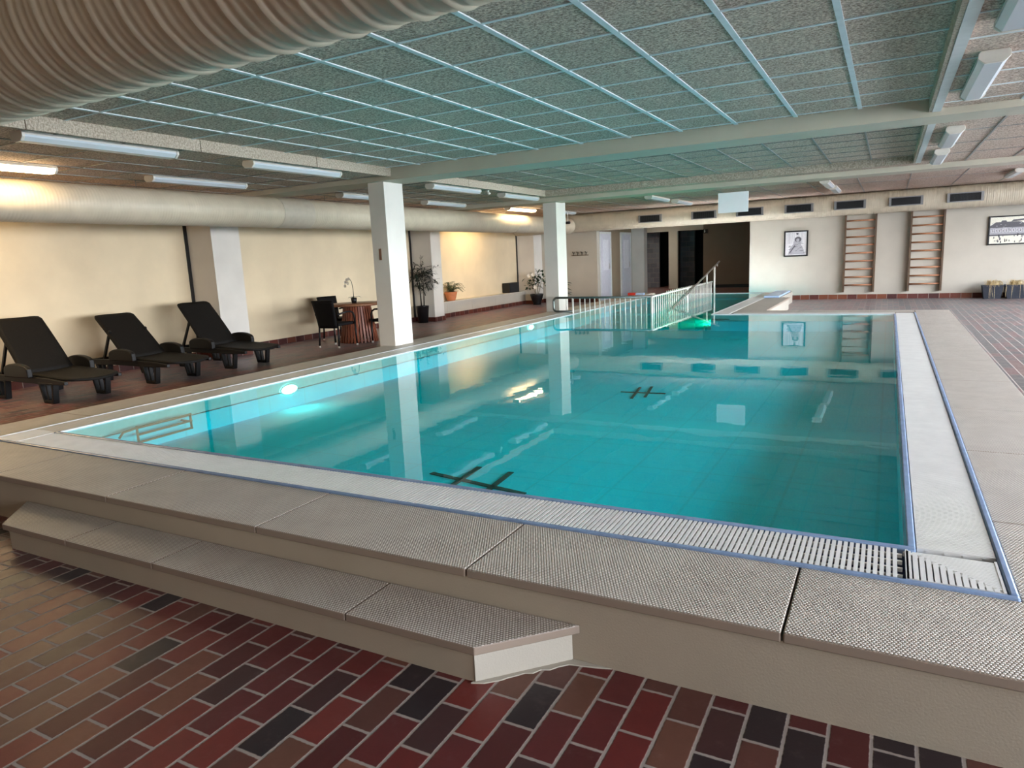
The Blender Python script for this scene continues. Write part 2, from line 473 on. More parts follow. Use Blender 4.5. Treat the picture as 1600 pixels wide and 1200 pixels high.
# alcove at the far left: side walls, tiled shower openings, passage
b = MB()
b.box(-8.20, -7.98, YF+0.22, 24.1, 0, WT)           # wall holding the two white doors
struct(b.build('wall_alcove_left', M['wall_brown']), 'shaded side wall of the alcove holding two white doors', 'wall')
b = MB()
b.box(-6.27, -2.6, ALC, ALC+0.2, 0, WT)
b.box(-6.25, -2.6, ALC-0.02, ALC, 0, 0.12, 1)
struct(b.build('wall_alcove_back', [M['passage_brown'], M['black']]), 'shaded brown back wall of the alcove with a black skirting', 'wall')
b = MB(); b.box(-8.7, -6.27, ALC, ALC+0.2, 2.21, WT); b.box(-7.61, -7.26, ALC, ALC+0.2, 0, 2.21)
struct(b.build('wall_alcove_openings', M['wall_far']), 'pale header and partition around the two dark openings', 'wall')
b = MB(); b.box(-3.4, -3.2, YF+0.22, ALC, 0, WT)
struct(b.build('wall_alcove_right', M['wall_brown']), 'right side wall of the alcove behind the far wall', 'wall')
b = MB()
b.box(-9.4, -8.30, 28.4, 28.5, 0, WT); b.box(-7.72, -6.86, 28.4, 28.5, 0, WT)
struct(b.build('wall_shower', M['grey_tile']), 'grey tiled walls inside the two dark openings', 'wall')
b = MB(); b.box(-9.4, -9.3, 24.1, ALC+2.6, 0, WT); b.box(-9.4, -8.2, 24.05, 24.15, 0, WT); b.box(-7.5,-7.44,ALC+0.2,ALC+2.6,0,WT); b.box(-6.2,-6.1,ALC+0.2,ALC+2.6,0,WT); b.box(-9.4,-6.1,ALC+2.5,ALC+2.6,0,WT); b.box(-9.4,-8.7,ALC,ALC+0.2,0,WT)  # darkness of the unlit rooms put into the black wall colour
struct(b.build('wall_shower_back', M['black']), 'inner walls coloured black for the darkness of the unlit rooms behind the two openings', 'wall')
b = MB(); b.box(-8.03, -7.53, 23.9, 24.25, 0, WT)
struct(b.build('alcove_pier', M['column']), 'white pier between the white doors and the dark opening', 'pier')
b = MB(); b.box(-9.5, -2.6, YF+0.22, ALC+2.6, 2.52, 2.62)
struct(b.build('ceiling_alcove', M['beam']), 'plain ceiling of the dark alcove', 'ceiling')
for i, (y0, y1, lab) in enumerate(((20.75, 21.65, 'white door beside the coat hook wall'), (22.75, 23.65, 'white door next to the white pier'))):
    d = thing('door_%d' % (i+1), lab, 'door', (-7.98, (y0+y1)/2, 0)); d['kind'] = 'structure'
    h = (y1-y0)/2
    q = MB(); q.box(0,0.05,-h-0.07,-h,0,2.15); q.box(0,0.05,h,h+0.07,0,2.15); q.box(0,0.05,-h,h,2.08,2.15); q.build('door_frame', M['trim_white'], d)
    q = MB(); q.box(0.0,0.035,-h,h,0.01,2.08); q.build('door_leaf', M['door_paint'], d)
    q = MB(); q.box(0.035,0.045,-h+0.22,h-0.2,0.95,1.9); q.build('door_panel', M['door_panel'], d)
    q = MB(); q.box(0.035,0.045,h-0.14,h-0.09,0.98,1.16); q.tube([(0.045,h-0.115,1.06),(0.09,h-0.115,1.06),(0.09,h-0.24,1.06)],0.009,8); q.build('door_handle', M['steel'], d)

# ---------------------------------------------------------------- skirting, pilasters, ledge
b = MB(); b.box(XL, XL+0.02, YN, YF, 0, 0.11)
struct(b.build('baseboard_left', M['skirting_side']), 'dark red tile skirting along the left wall', 'skirting')
b = MB(); b.box(-3.38, XR, YF-0.02, YF, 0, 0.12); b.box(XL+0.02, -7.92, YF-0.02, YF, 0, 0.12)
struct(b.build('baseboard_far', M['skirting']), 'red tile skirting along the far wall', 'skirting')
pil_lab = ['pilaster on the left wall beside the third sun lounger', 'pilaster on the left wall behind the tall bamboo plant', 'pilaster in the far left corner behind the white flowering plant']
for (y0, y1), lab in zip(((7.93, 8.50), (14.2, 14.62), (19.82, YF-0.001)), pil_lab):
    p = thing('pilaster', 'white ' + lab, 'pilaster', (XL, y0, 0)); p['kind'] = 'structure'
    d = y1-y0
    q = MB(); q.box(0, 0.60, 0, d, 0.11, WT-0.16); q.build('shaft', M['column'], p)
    q = MB(); q.box(0.02, 0.615, -0.015, d-0.001 if y1 > 20 else d+0.015, 0, 0.11); q.build('plinth', M['skirting_side'], p)
    q = MB(); q.box(0.0, 0.02, -0.055, -0.001, 0.11, WT-0.16); q.build('cable_duct', M['black'], p)
b = MB(); b.box(XL+0.02, -10.15, 14.66, 19.80, 0.11, 0.39)
for yy in (15.3, 16.55, 17.85, 19.1): b.box(-10.151, -10.146, yy, yy+0.008, 0.12, 0.385, 1)
b.box(XL, -10.12, 14.64, 19.80, 0.39, 0.415, 1)
b.box(XL+0.02, -10.14, 14.64, 19.80, 0, 0.11, 2)
struct(b.build('trim_ledge', [M['wall_far'], M['plinth_brown'], M['skirting_side']]), 'low white boxed ledge along the left wall', 'ledge')

# ---------------------------------------------------------------- columns
b = MB(); b.box(-6.50, -6.225, 7.97, 8.40, 0, 2.60)
struct(b.build('column', M['column']), 'square white column nearest the camera on the pool edge', 'column')
b = MB(); b.box(-6.47, -6.17, 13.60, 14.08, 0, 2.60)
struct(b.build('column', M['column']), 'square white column farther away beside the pool railing', 'column')
b = MB(); b.box(-0.02, 0.02, -0.008, 0.0, -0.08, 0.08)
tag(b.build('thermometer_plate', M['brown_plate'], None, (-6.37, 7.97, 1.59)), 'small narrow brown plate on the front of the nearer white column', 'plate')

# ---------------------------------------------------------------- ceilings, beams, edges
b = MB()
b.box(XL-0.2, -6.02, YN, 7.9, ZS, ZS+0.05); b.box(XL-0.2, -6.02, 8.35, 13.4, ZS, ZS+0.05)
struct(b.build('ceiling_left', M['wool']), 'grey wood wool ceiling over the sun loungers', 'ceiling')
b = MB(); b.box(0.30, XR, YN, 7.9, ZS, ZS+0.05); b.box(0.30, XR, 8.35, 13.4, ZS, ZS+0.05); b.box(-6.02, 0.30, 12.78, 13.4, ZS, ZS+0.05)
struct(b.build('ceiling_right', M['wool']), 'grey wood wool ceiling along the window side', 'ceiling')
b = MB(); b.box(XL-0.2, XR, 13.85, YF, ZB, ZB+0.05)
struct(b.build('ceiling_far', M['wool']), 'grey wood wool ceiling between the far beam and the far wall', 'ceiling')
b = MB(); b.box(-6.02, 0.30, YN, 7.9, ZR, ZR+0.05); b.box(-6.02, 0.30, 8.35, 12.78, ZR, ZR+0.05)
struct(b.build('ceiling_pool', M['wool']), 'raised grey wood wool ceiling over the pool', 'ceiling')
b = MB(); b.box(XL-0.25, XR+0.25, YN-0.25, ALC+2.7, 2.80, 2.95)
struct(b.build('ceiling_slab', M['beam']), 'concrete slab above the hung ceiling', 'ceiling')
# T bars
def bars(name, x0, x1, y0, y1, z, xs, yss, w=0.030, wy=0.024, lab='', mat='tbar'):
    q = MB()
    for x in xs:
        if x0 < x < x1: q.box(x-w/2, x+w/2, y0, y1, z-0.008, z-0.0005)
    for y in yss:
        if y0 < y < y1: q.box(x0, x1, y-wy/2, y+wy/2, z-0.007, z-0.0005)
    return struct(q.build(name, M[mat]), lab, 'ceiling grid')
xs = [0.27-0.58*k for k in range(0, 12)]
bars('trim_grid_near_pool', -6.0, 0.27, YN, 7.87, ZR, xs, [3.57+0.6*k for k in range(-12, 8)], 0.038, 0.026, 'pale blue grey grid of bars on the raised ceiling nearest the camera')
bars('trim_grid_far_pool', -6.0, 0.27, 8.38, 12.75, ZR, xs, [8.4+0.6*k for k in range(1, 8)], 0.022, 0.016, 'thin grid of bars on the raised ceiling between the two beams', 'tbar_dim')
bars('trim_grid_left', -10.2, -6.05, YN, 7.87, ZS, [-6.65,-7.25,-7.85,-8.45,-9.05], [3.57+0.6*k for k in range(-12, 8)], 0.024, 0.02, 'grid of bars on the ceiling over the near sun loungers', 'tbar_dim')
bars('trim_grid_left_far', -10.2, -6.05, 8.38, 13.3, ZS, [-6.65,-7.25,-7.85,-8.45,-9.05], [8.4+0.6*k for k in range(1, 8)], 0.02, 0.016, 'grid of bars on the ceiling over the round table', 'tbar_dim')
bars('trim_grid_right', 0.36, XR, YN, 7.87, ZS, [0.98+0.62*k for k in range(8)], [4.20+0.56*k for k in range(-14, 7)], 0.03, 0.016, 'grid of bars on the near window side ceiling')
bars('trim_grid_right_far', 0.36, XR, 8.38, 13.3, ZS, [0.98+0.62*k for k in range(8)], [9.6,10.8,12.0], 0.022, 0.012, 'grid of bars on the window side ceiling beyond the near beam', 'tbar_dim')
bars('trim_grid_back', -10.2, XR, 13.9, YF-0.6, ZB, [-9.6+0.9*k for k in range(17)], [16.6], 0.018, 0.008, 'grid of bars on the ceiling beyond the far beam', 'tbar_dim')
b = MB(); b.box(XL, XR, 7.87, 8.38, 2.575, 2.78)
struct(b.build('beam', M['beam']), 'beige ceiling beam resting on the nearer column', 'beam')
b = MB(); b.box(XL, XR, 13.35, 13.90, 2.56, 2.78)
struct(b.build('beam', M['beam']), 'pale ceiling beam resting on the farther column', 'beam')
def fascia(name, lab, segs, axis, pos, th, z0, z1):
    q = MB()
    for a0, a1 in segs:
        if axis == 'y': q.box(pos, pos+th, a0, a1, z0, z1)
        else: q.box(a0, a1, pos, pos+th, z0, z1)
    return struct(q.build(name, M['wool_pale'], None, None, 0.002), lab, 'ceiling edge')
seg = lambda a, c, st: [(a+i*st+0.004, min(c, a+(i+1)*st)-0.004) for i in range(int(math.ceil((c-a)/st)))]
fascia('trim_edge_left', 'speckled edge panel left of the near raised ceiling', seg(-1.54, 7.868, 1.6), 'y', -6.03, 0.03, 2.615, 2.735)
fascia('trim_edge_left_far', 'speckled edge panel left of the far raised ceiling', seg(8.382, 12.75, 1.5), 'y', -6.03, 0.03, 2.615, 2.735)
fascia('trim_edge_far', 'speckled edge panel in front of the far beam', seg(-6.0, 0.27, 1.95), 'x', 12.75, 0.03, 2.615, 2.735)
fascia('trim_edge_right', 'speckled edge panel right of the near raised ceiling', seg(-1.54, 7.868, 1.6), 'y', 0.265, 0.03, 2.615, 2.735)
fascia('trim_edge_right_far', 'speckled edge panel right of the far raised ceiling', seg(8.382, 12.75, 1.5), 'y', 0.265, 0.03, 2.615, 2.735)
b = MB(); b.box(0.296, 0.365, YN, 7.868, 2.612, 2.64); b.box(0.296, 0.365, 8.382, 12.75, 2.612, 2.64)
struct(b.build('trim_strip', M['trim_white']), 'white strip along the window side edge of the raised ceiling', 'trim')

# ---------------------------------------------------------------- pool
b = MB(); D = -0.02
b.box(PX0-0.03, PX1+0.03, PY0-0.03, PY1+0.02, D-0.1, D)                         # bottom
b.box(PX0-0.33, PX0, PY0-0.3, EY1+0.2, D-0.1, 0.165); b.box(PX1, PX1+0.30, PY0-0.3, PY1+0.3, D, 0.165)
b.box(PX0, PX1, PY0-0.30, PY0, D, 0.165); b.box(EX1, PX1, PY1, PY1+0.3, D, 0.165)
b.box(EX1, EX1+0.3, PY1+0.3, EY1+0.2, D, 0.165); b.box(PX0, EX1, EY1, EY1+0.2, D, 0.165)
b.box(PX0, EX1, PY1+0.02, 14.0, D-0.1, 0.0); b.box(PX0, EX1, 14.0, 15.2, D-0.1, 0.05); b.box(PX0, EX1, 15.2, EY1, D-0.1, 0.10)
struct(b.build('pool_basin', M['pool']), 'turquoise tiled basin of the swimming pool', 'pool basin')
b = MB()
b.quad((PX0,PY0,0.275),(PX1,PY0,0.275),(PX1,PY1,0.275),(PX0,PY1,0.275))
b.quad((PX0,PY1,0.275),(EX1,PY1,0.275),(EX1,EY1,0.275),(PX0,EY1,0.275))
struct(b.build('pool_water', M['water']), 'still turquoise water of the swimming pool', 'water')
# surround masonry (painted riser) and coping
b = MB()
b.box(-6.42, 0.91, 2.115, 2.60, 0, 0.245); b.box(-6.42, -5.94, 2.60, 19.9, 0, 0.245)
b.box(0.43, 0.91, 2.60, 13.68, 0, 0.245); b.box(-2.0, 0.43, 13.2, 13.68, 0, 0.245)
struct(b.build('pool_surround', M['riser']), 'painted masonry upstand carrying the pool coping', 'pool surround')
b = MB(); b.box(-2.5, -2.0, 13.2, 17.28, 0, 0.245)
struct(b.build('pool_surround_end', M['riser_white']), 'white painted upstand beside the narrow end of the pool', 'pool surround')
def coping(name, lab, x0, x1, y0, y1, axis, joints):
    q = MB(); g = 0.003
    ed = sorted(joints)
    ed = [x0 if axis == 'x' else y0] + [e for e in ed if (x0 if axis=='x' else y0) < e < (x1 if axis=='x' else y1)] + [x1 if axis == 'x' else y1]
    for a, c in zip(ed, ed[1:]):
        if axis == 'x': q.box(a+g, c-g, y0, y1, 0.245, ZC)
        else: q.box(x0, x1, a+g, c-g, 0.245, ZC)
    return struct(q.build(name, M['stud'], None, None, 0.005), lab, 'coping')
JX = [-0.238-1.147*k for k in range(-1, 6)]
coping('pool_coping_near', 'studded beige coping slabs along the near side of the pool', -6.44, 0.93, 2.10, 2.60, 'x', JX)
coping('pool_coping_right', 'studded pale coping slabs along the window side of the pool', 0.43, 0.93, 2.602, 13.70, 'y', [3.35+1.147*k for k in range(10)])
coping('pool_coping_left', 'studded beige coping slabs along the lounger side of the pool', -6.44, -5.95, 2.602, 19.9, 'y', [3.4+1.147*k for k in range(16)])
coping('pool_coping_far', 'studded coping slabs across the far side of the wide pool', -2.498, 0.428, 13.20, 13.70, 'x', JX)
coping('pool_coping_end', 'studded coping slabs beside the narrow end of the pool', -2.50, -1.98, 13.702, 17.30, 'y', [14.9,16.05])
# blue edges: lip at the water and outer rim of the gutter
b = MB()
def rim(x0,x1,y0,y1): b.box(x0,x1,y0,y1,0.15,0.288)
rim(PX0-0.03,PX1+0.03,PY0-0.035,PY0); rim(PX1,PX1+0.03,PY0,PY1)
struct(b.build('trim_pool_lip', M['blue'], None, None, 0.006), 'light blue lip at the water edge', 'pool edge')
b = MB(); rim(PX0-0.03,PX0,PY0,EY1); rim(EX1,PX1+0.03,PY1,PY1+0.03); rim(EX1,EX1+0.03,PY1+0.03,EY1); rim(PX0,EX1,EY1,EY1+0.05); rim(-5.948,-5.925,2.628,19.3)
struct(b.build('trim_pool_lip_pale', M['lip'], None, None, 0.006), 'pale lip along the far and lounger side of the pool', 'pool edge')
b = MB()
rim(-5.945,0.43,2.60,2.628); rim(0.40,0.43,2.628,13.2)
struct(b.build('trim_gutter_rim', M['blue'], None, None, 0.008), 'blue outer rim of the overflow gutter', 'pool edge')
b = MB()
b.box(-5.93,0.40,2.62,2.91,0.18,0.20); b.box(0.13,0.41,2.62,13.2,0.18,0.20); b.box(-5.93,-5.62,2.62,19.3,0.18,0.20); b.box(EX1+0.02,0.41,12.93,13.2,0.18,0.20); b.box(EX1+0.02,-2.49,12.9,19.3,0.18,0.20)
struct(b.build('gutter_channel', M['channel']), 'dark overflow channel below the white grates', 'gutter')
def grate(name, lab, x0, x1, y0, y1, slat_axis, pitch, wfrac=0.66, zt=0.284):
    q = MB(); th = 0.022
    if slat_axis == 'y':
        n = int((x1-x0)/pitch)
        for i in range(n):
            x = x0+pitch*(i+0.5); q.box(x-pitch*wfrac/2, x+pitch*wfrac/2, y0, y1, zt-th, zt)
        for t in (0.14,0.38,0.62,0.86):
            y = y0+(y1-y0)*t; q.box(x0, x1, y-0.006, y+0.006, zt-0.02, zt-0.006)
    else:
        n = int((y1-y0)/pitch)
        for i in range(n):
            y = y0+pitch*(i+0.5); q.box(x0, x1, y-pitch*wfrac/2, y+pitch*wfrac/2, zt-th, zt)
        for t in (0.14,0.38,0.62,0.86):
            x = x0+(x1-x0)*t; q.box(x-0.006, x+0.006, y0, y1, zt-0.02, zt-0.006)
    o = q.build(name, M['grate']); return tag(o, lab, 'grate', None)
grate('overflow_grate', 'white slatted overflow grate along the near pool edge', -5.60, 0.095, 2.632, 2.898, 'y', 0.0212)
grate('overflow_grate', 'white slatted overflow grate along the window side pool edge', 0.146, 0.398, 2.93, 13.1, 'x', 0.0165, 0.72)
grate('overflow_grate', 'white slatted overflow grate along the lounger side pool edge', -5.92, -5.634, 2.93, 19.0, 'x', 0.020, 0.78)
grate('overflow_grate', 'white slatted overflow grate across the far side of the wide pool', -2.45, 0.13, 12.945, 13.19, 'y', 0.020, 0.8)
grate('overflow_grate', 'white slatted overflow grate beside the narrow end of the pool', -2.785, -2.515, 12.95, 19.1, 'x', 0.02, 0.8)
b = MB(); cx0, cx1, cy0, cy1 = 0.105, 0.396, 2.634, 2.895
for i in range(13):
    x = cx0+0.0212*(i+0.5); yt = cy1-(cy1-cy0)*(x-cx0)/(cx1-cx0)
    if yt-cy0 > 0.02: b.box(x-0.008, x+0.008, cy0, yt, 0.262, 0.286)
for i in range(18):
    y = cy0+0.0135*(i+1.0); xl = cx0+(cx1-cx0)*(cy1-y)/(cy1-cy0)
    b.box(xl+0.004, cx1, y-0.0055, y+0.0055, 0.262, 0.285)
b.bar((cx0,cy1,0.27),(cx1,cy0,0.27),0.02,0.018); b.box(cx1-0.008,cx1,cy0,cy1,0.262,0.286); b.box(cx0,cx0+0.01,cy0,cy1,0.262,0.286); b.box(cx0,cx1,cy0-0.001,cy0+0.008,0.262,0.284)
tag(b.build('corner_grate', M['grate']), 'white mitred corner grate at the near right pool corner', 'grate')
b = MB()
for i in range(14):
    x = -5.92+0.0212*(i+0.5); b.box(x-0.008, x+0.008, 2.632, 2.925, 0.262, 0.284)
b.box(-5.92,-5.61,2.70,2.712,0.262,0.278); b.box(-5.92,-5.61,2.85,2.862,0.262,0.278)
tag(b.build('corner_grate', M['grate']), 'white corner grate at the near left pool corner', 'grate')

# masonry step in front of the pool (mitred ends)
b = MB()
top = [(-4.22,1.832),(-1.19,1.832),(-0.915,2.112),(-4.51,2.112)]
body = [(-4.19,1.85),(-1.21,1.85),(-0.955,2.112),(-4.46,2.112)]
b.prism(body, 'z', 0, 0.112)
q = MB()
js = [(-4.51,-4.22)] 
cuts = [(-3.62,-3.62),(-2.93,-2.93),(-1.77,-1.77)]
L = (-4.22, -4.51)
prev = L
for c in cuts + [(-1.19, -0.915)]:
    g0 = 0.003; q.prism([(prev[0]+g0,1.832),(c[0]-g0,1.832),(c[1]-g0,2.112),(prev[1]+g0,2.112)], 'z', 0.112, 0.145); prev = c
st = thing('pool_step', 'low beige masonry step in front of the pool coping', 'step'); st['kind'] = 'structure'
b.build('step_body', M['riser'], st)
q.build('step_tread', M['stud'], st, None, 0.004)
q = MB(); q.prism([(-1.209,1.849),(-1.203,1.847),(-0.948,2.110),(-0.955,2.113)], 'z', 0.0, 0.111)
q.build('end_face', M['riser_white'], st)
b = MB()
pts = [(-1.215,1.835)]
for i in range(1, 12):
    t = i/12; pts.append((-1.21+0.255*t + 0.012 + R_.uniform(0,0.016), 1.845+0.265*t - 0.012 - R_.uniform(0,0.014)))
pts += [(-0.86,2.095),(-0.80,2.112),(-0.955,2.113),(-1.21,1.849)]
b.prism(pts, 'z', 0.0, 0.004)
q = MB(); q.prism(pts, 'z', 0.0005, 0.005); q.build('mortar_smear', M['riser_white'], st)

# underwater: black lane marks, grab rail, lamps
def stripe(q, pts, w, z):
    for p0, p1 in zip(pts, pts[1:]): q.bar((p0[0],p0[1],z),(p1[0],p1[1],z), w, 0.006)
b = MB(); zf = D+0.004
stripe(b, [(-2.78,3.86),(-1.96,3.70)], 0.042, zf); stripe(b, [(-2.53,4.10),(-2.49,3.66)], 0.04, zf); stripe(b, [(-2.255,4.07),(-2.215,3.66)], 0.04, zf)
struct(b.build('pool_marking', M['black_tile']), 'black cross shaped tile marking on the pool floor near the camera', 'pool marking')
b = MB()
stripe(b, [(-2.48,7.0),(-2.0,7.03)], 0.03, zf); stripe(b, [(-2.36,7.3),(-2.26,6.7)], 0.03, zf); stripe(b, [(-2.25,7.37),(-2.15,6.8)], 0.03, zf)
struct(b.build('pool_marking', M['black_tile']), 'black cross shaped tile marking on the pool floor at the far side', 'pool marking')
rail = thing('grab_rail', 'brown underwater grab rail in the near left corner of the pool', 'rail', (-5.46, 3.72, 0))
for z in (0.205, 0.145, 0.08):
    q = MB(); q.tube([(0,-0.26,z-0.005),(0,0.26,z)], 0.010, 8); q.build('rail_bar', M['brown_plate'], rail)
for pth in ([(0,0.25,0.07),(0,0.25,0.215)], [(-0.13,0.25,0.14),(0.0,0.25,0.14)], [(0,-0.26,0.07),(0,-0.26,0.215)], [(0.0,-0.26,0.2),(0.0,-0.38,0.19),(0,-0.42,0.15)]):
    q = MB(); q.tube(pth, 0.010, 8); q.build('bracket', M['brown_plate'], rail)

def emis(name, c, s):
    t = NT(name); e = t.n('ShaderNodeEmission'); e.inputs[0].default_value = c; e.inputs[1].default_value = s
    t.link(e.outputs[0], t.out.inputs[0]); return t.mat
M['lamp_teal'] = emis('underwater_lamp', (0.25,1.0,0.88,1), 45.0)
M['lamp_green'] = emis('underwater_lamp_green', (0.03,1.0,0.42,1), 160.0)
LW = 2.0
def pool_lamp(x, y, z, d, mat, lab, watt, col, ry=0.11, rz=0.045):
    o = thing('underwater_lamp', lab, 'lamp', (x, y, z), 0, 'underwater pool lamps')
    n = 24; q = MB()
    V = [(0.012*d, ry*math.cos(2*PI*k/n), rz*math.sin(2*PI*k/n)) for k in range(n)]
    q.add([(0.022*d,0,0)]+V, [(0,1+k,1+(k+1)%n) for k in range(n)], 0, True); q.build('lens', mat, o)
    q = MB(); q.tube([(0.008*d,(ry+0.008)*math.cos(2*PI*k/n),(rz+0.008)*math.sin(2*PI*k/n)) for k in range(n)], 0.008, 6, 0, False, True); q.build('lamp_ring', M['steel'], o)
TEAL = (0.35,1.0,0.92); GREEN = (0.1,1.0,0.5)
pool_lamp(PX0+0.005, 5.28, 0.18, 1, M['lamp_teal'], 'glowing underwater lamp on the lounger side nearest the camera', LW, TEAL)
pool_lamp(PX0+0.005, 11.07, 0.225, 1, M['lamp_teal'], 'glowing underwater lamp on the lounger side by the farther column', LW, TEAL, 0.1, 0.04)
pool_lamp(EX1-0.005, 13.9, 0.2, -1, M['lamp_green'], 'green underwater lamp in the narrow end of the pool', 6.0, GREEN, 0.13, 0.045)

# ---------------------------------------------------------------- railings in the pool
RY = 13.15
rl = thing('pool_railing', 'low metal baluster railing standing in the narrow pool end', 'railing', (-4.0, RY, 0))
q = MB(); pth = [(0,0,0.60),(-2.0,0,0.605)]
for k in range(0, 7):
    a = PI/2 + PI/2*k/6; pth.append((-2.0+0.07*math.cos(a)-0.02, 0, 0.535+0.07*math.sin(a)))
for k in range(0, 7):
    a = PI + PI/2*k/6; pth.append((-2.02+0.07*math.cos(a), 0, 0.395+0.07*math.sin(a)))
pth += [(-1.66,0,0.325)]
q.tube(pth, 0.022, 10); q.build('top_rail', M['rail_green'], rl)
q = MB(); q.tube([(0,0,0.60),(0,5.3,0.625)], 0.018, 8); q.build('side_rail', M['steel_white'], rl)
q = MB(); q.tube([(-1.66,0,0.0),(-1.66,0,0.60)], 0.022, 8); q.build('post', M['steel_white'], rl)
q = MB(); q.tube([(0,0,0.0),(0,0,0.60)], 0.026, 8); q.build('post', M['steel_white'], rl)
q = MB(); q.tube([(0,2.75,0.1),(0,2.75,0.61)], 0.022, 8); q.build('post', M['steel_white'], rl)
bal = MB(); bal.tube([(0,0,0.05),(0,0,0.60)], 0.011, 6)
b0 = bal.build('baluster', M['steel_white'], rl, (-1.80,0,0.0))
b0.data = b0.data.copy()
# the short first bar between the loop rails
q = MB(); q.tube([(0,0,0.325),(0,0,0.60)], 0.010, 6); b0.data = q.build('baluster_tmp', M['steel_white']).data
bpy.data.objects.remove(bpy.data.objects['baluster_tmp']); b0.data.name = 'baluster_short'
b1 = bal.build('baluster', M['steel_white'], rl, (-1.50,0,0.0))
for k in range(1, 14):
    c = b1.copy(); COL.objects.link(c); c.location = (-1.50+k*0.107, 0, 0)
for k in range(1, 36):
    c = b1.copy(); COL.objects.link(c); c.location = (0, k*0.148, 0.0 if k < 7 else 0.05)
hr = thing('stair_handrail', 'slanting steel handrail rising from the water to the far pool edge', 'handrail', (-3.93, 14.4, 0))
q = MB(); q.tube([(0,-0.4,0.19),(0,0.0,0.27),(0,4.55,1.13)], 0.020, 10); q.tube([(0,4.3,1.085),(0,4.3,1.0)], 0.012, 8); q.build('rail', M['steel'], hr)
q = MB(); q.tube([(0,3.95,0.1),(0,3.95,1.02)], 0.024, 8); q.build('post', M['steel_white'], hr)
q = MB(); q.tube([(0,3.1,0.62),(0,3.1,0.855)], 0.020, 8); q.build('post', M['steel_white'], hr)
# small things on the far coping
o = thing('pool_brush', 'small red and pale blue brush lying on the far left pool coping', 'brush', (-6.3, 18.9, ZC))
q = MB(); q.box(-0.12,0.10,-0.08,0.08,0,0.07); q.build('brush_head', M['red'], o, None, 0.01)
q = MB(); q.box(0.101,0.34,-0.06,0.06,0,0.06); q.build('handle', M['pale_blue'], o, None, 0.01)
b = MB(); b.box(-0.17,0.17,-1.1,1.0,0,0.04)
tag(b.build('pale_blue_block', M['pale_blue'], None, (-2.36, 18.2, ZC+0.006), 0.01), 'pale blue flat block on the pool edge by the far wall', 'mat')  # thin pale blue block lying flat on the upstand
b = MB(); b.box(-2.5,-2.16,17.3,19.4,0,ZC+0.005)
struct(b.build('pool_surround_corner', M['riser_white']), 'white upstand at the far end of the narrow pool', 'pool surround')

# ---------------------------------------------------------------- ducts
def duct(name, lab, axis, a0, a1, c1, c2, r, minor, seam, n=40, am=0.0022, asm=0.005):
    """spiral duct: ribbed tube; axis 'x' -> centre (y=c1,z=c2), axis 'y' -> centre (x=c1,z=c2)"""
    prof = []; st = minor/4; N = int((a1-a0)/st)
    for i in range(N+1):
        a = a0+i*st
        rr = r + am*math.cos(2*PI*a/minor)
        ph = (a/seam) % 1.0; dd = min(ph, 1-ph)*seam
        if dd < st*0.6: rr = r+asm
        prof.append((rr, a))
    q = MB()
    if axis == 'x': q.lathe(prof, (0,c1,c2), n, 0, 'x')
    else: q.lathe(prof, (c1,0,c2), n, 0, 'y')
    d = thing(name, lab, 'duct'); q.build('pipe', M['duct'], d); return d
dn = duct('air_duct', 'huge ribbed air duct crossing the ceiling closest to the camera', 'x', -9.6, 5.4, 1.67, 2.36, 0.25, 0.0433, 0.130, 56, 0.003, 0.009)
dl = duct('air_duct', 'long beige air duct along the left wall above the loungers', 'y', 2.2, 19.44, -8.447, 2.3127, 0.228, 0.04, 0.12, 40, 0.0014, 0.003)
df = duct('air_duct', 'ribbed beige air duct with black vents along the far wall', 'x', XL+0.05, XR-0.02, 19.75, 2.398, 0.262, 0.04, 0.12, 40, 0.003, 0.005)
q = MB(); q.lathe([(0.231,8.05),(0.234,8.06),(0.234,8.70),(0.231,8.71)], (-8.447,0,2.3127), 40, 0, 'y'); q.build('sleeve', M['duct_dark'], dl)
q = MB(); q.lathe([(0.231,15.9),(0.234,15.91),(0.234,16.5),(0.231,16.51)], (-8.447,0,2.3127), 40, 0, 'y'); q.build('sleeve', M['duct_dark'], dl)
for x in (-7.6,-4.6,-1.6,1.4,4.2):
    q = MB(); q.tube([(x,1.67,2.6),(x,1.67,ZR if -6 < x < 0.27 else ZS)], 0.006, 6); q.build('hanger', M['wire'], dn)
for y in (3.0,5.8,9.2,12.6,15.6,18.6):
    q = MB(); q.tube([(-8.447,y,2.535),(-8.447,y,ZB if y > 13.9 else ZS)], 0.006, 6); q.build('hanger', M['wire'], dl)
for x in (-7.0,-4.0,-1.0,2.0,5.0):
    q = MB(); q.tube([(x,19.75,2.65),(x,19.75,ZB)], 0.006, 6); q.build('hanger', M['wire'], df)
for xm, w in ((-5.95,0.66),(-4.46,0.66),(-3.27,0.68),(-2.07,0.68),(-0.90,0.70),(0.30,0.71),(1.49,0.71)):
    v = MB(); y0 = 19.425
    h = 0.105; zc = 2.375
    v.box(xm-w/2, xm-w/2+0.05, y0, y0+0.10, zc-h, zc+h); v.box(xm+w/2-0.05, xm+w/2, y0, y0+0.10, zc-h, zc+h)
    v.box(xm-w/2+0.05, xm+w/2-0.05, y0, y0+0.1, zc+h-0.02, zc+h); v.box(xm-w/2+0.05, xm+w/2-0.05, y0, y0+0.1, zc-h, zc-h+0.02)
    vo = v.build('vent', M['vent_frame'], df)
    v = MB(); v.box(xm-w/2+0.05, xm+w/2-0.05, y0+0.022, y0+0.05, zc-h+0.02, zc+h-0.02)
    ns = 22
    for k in range(ns):
        x = xm-w/2+0.05+(w-0.1)*(k+0.5)/ns; v.box(x-0.004, x+0.004, y0+0.006, y0+0.022, zc-h+0.02, zc+h-0.02)
    v.build('louvre', M['vent_dark'], vo)

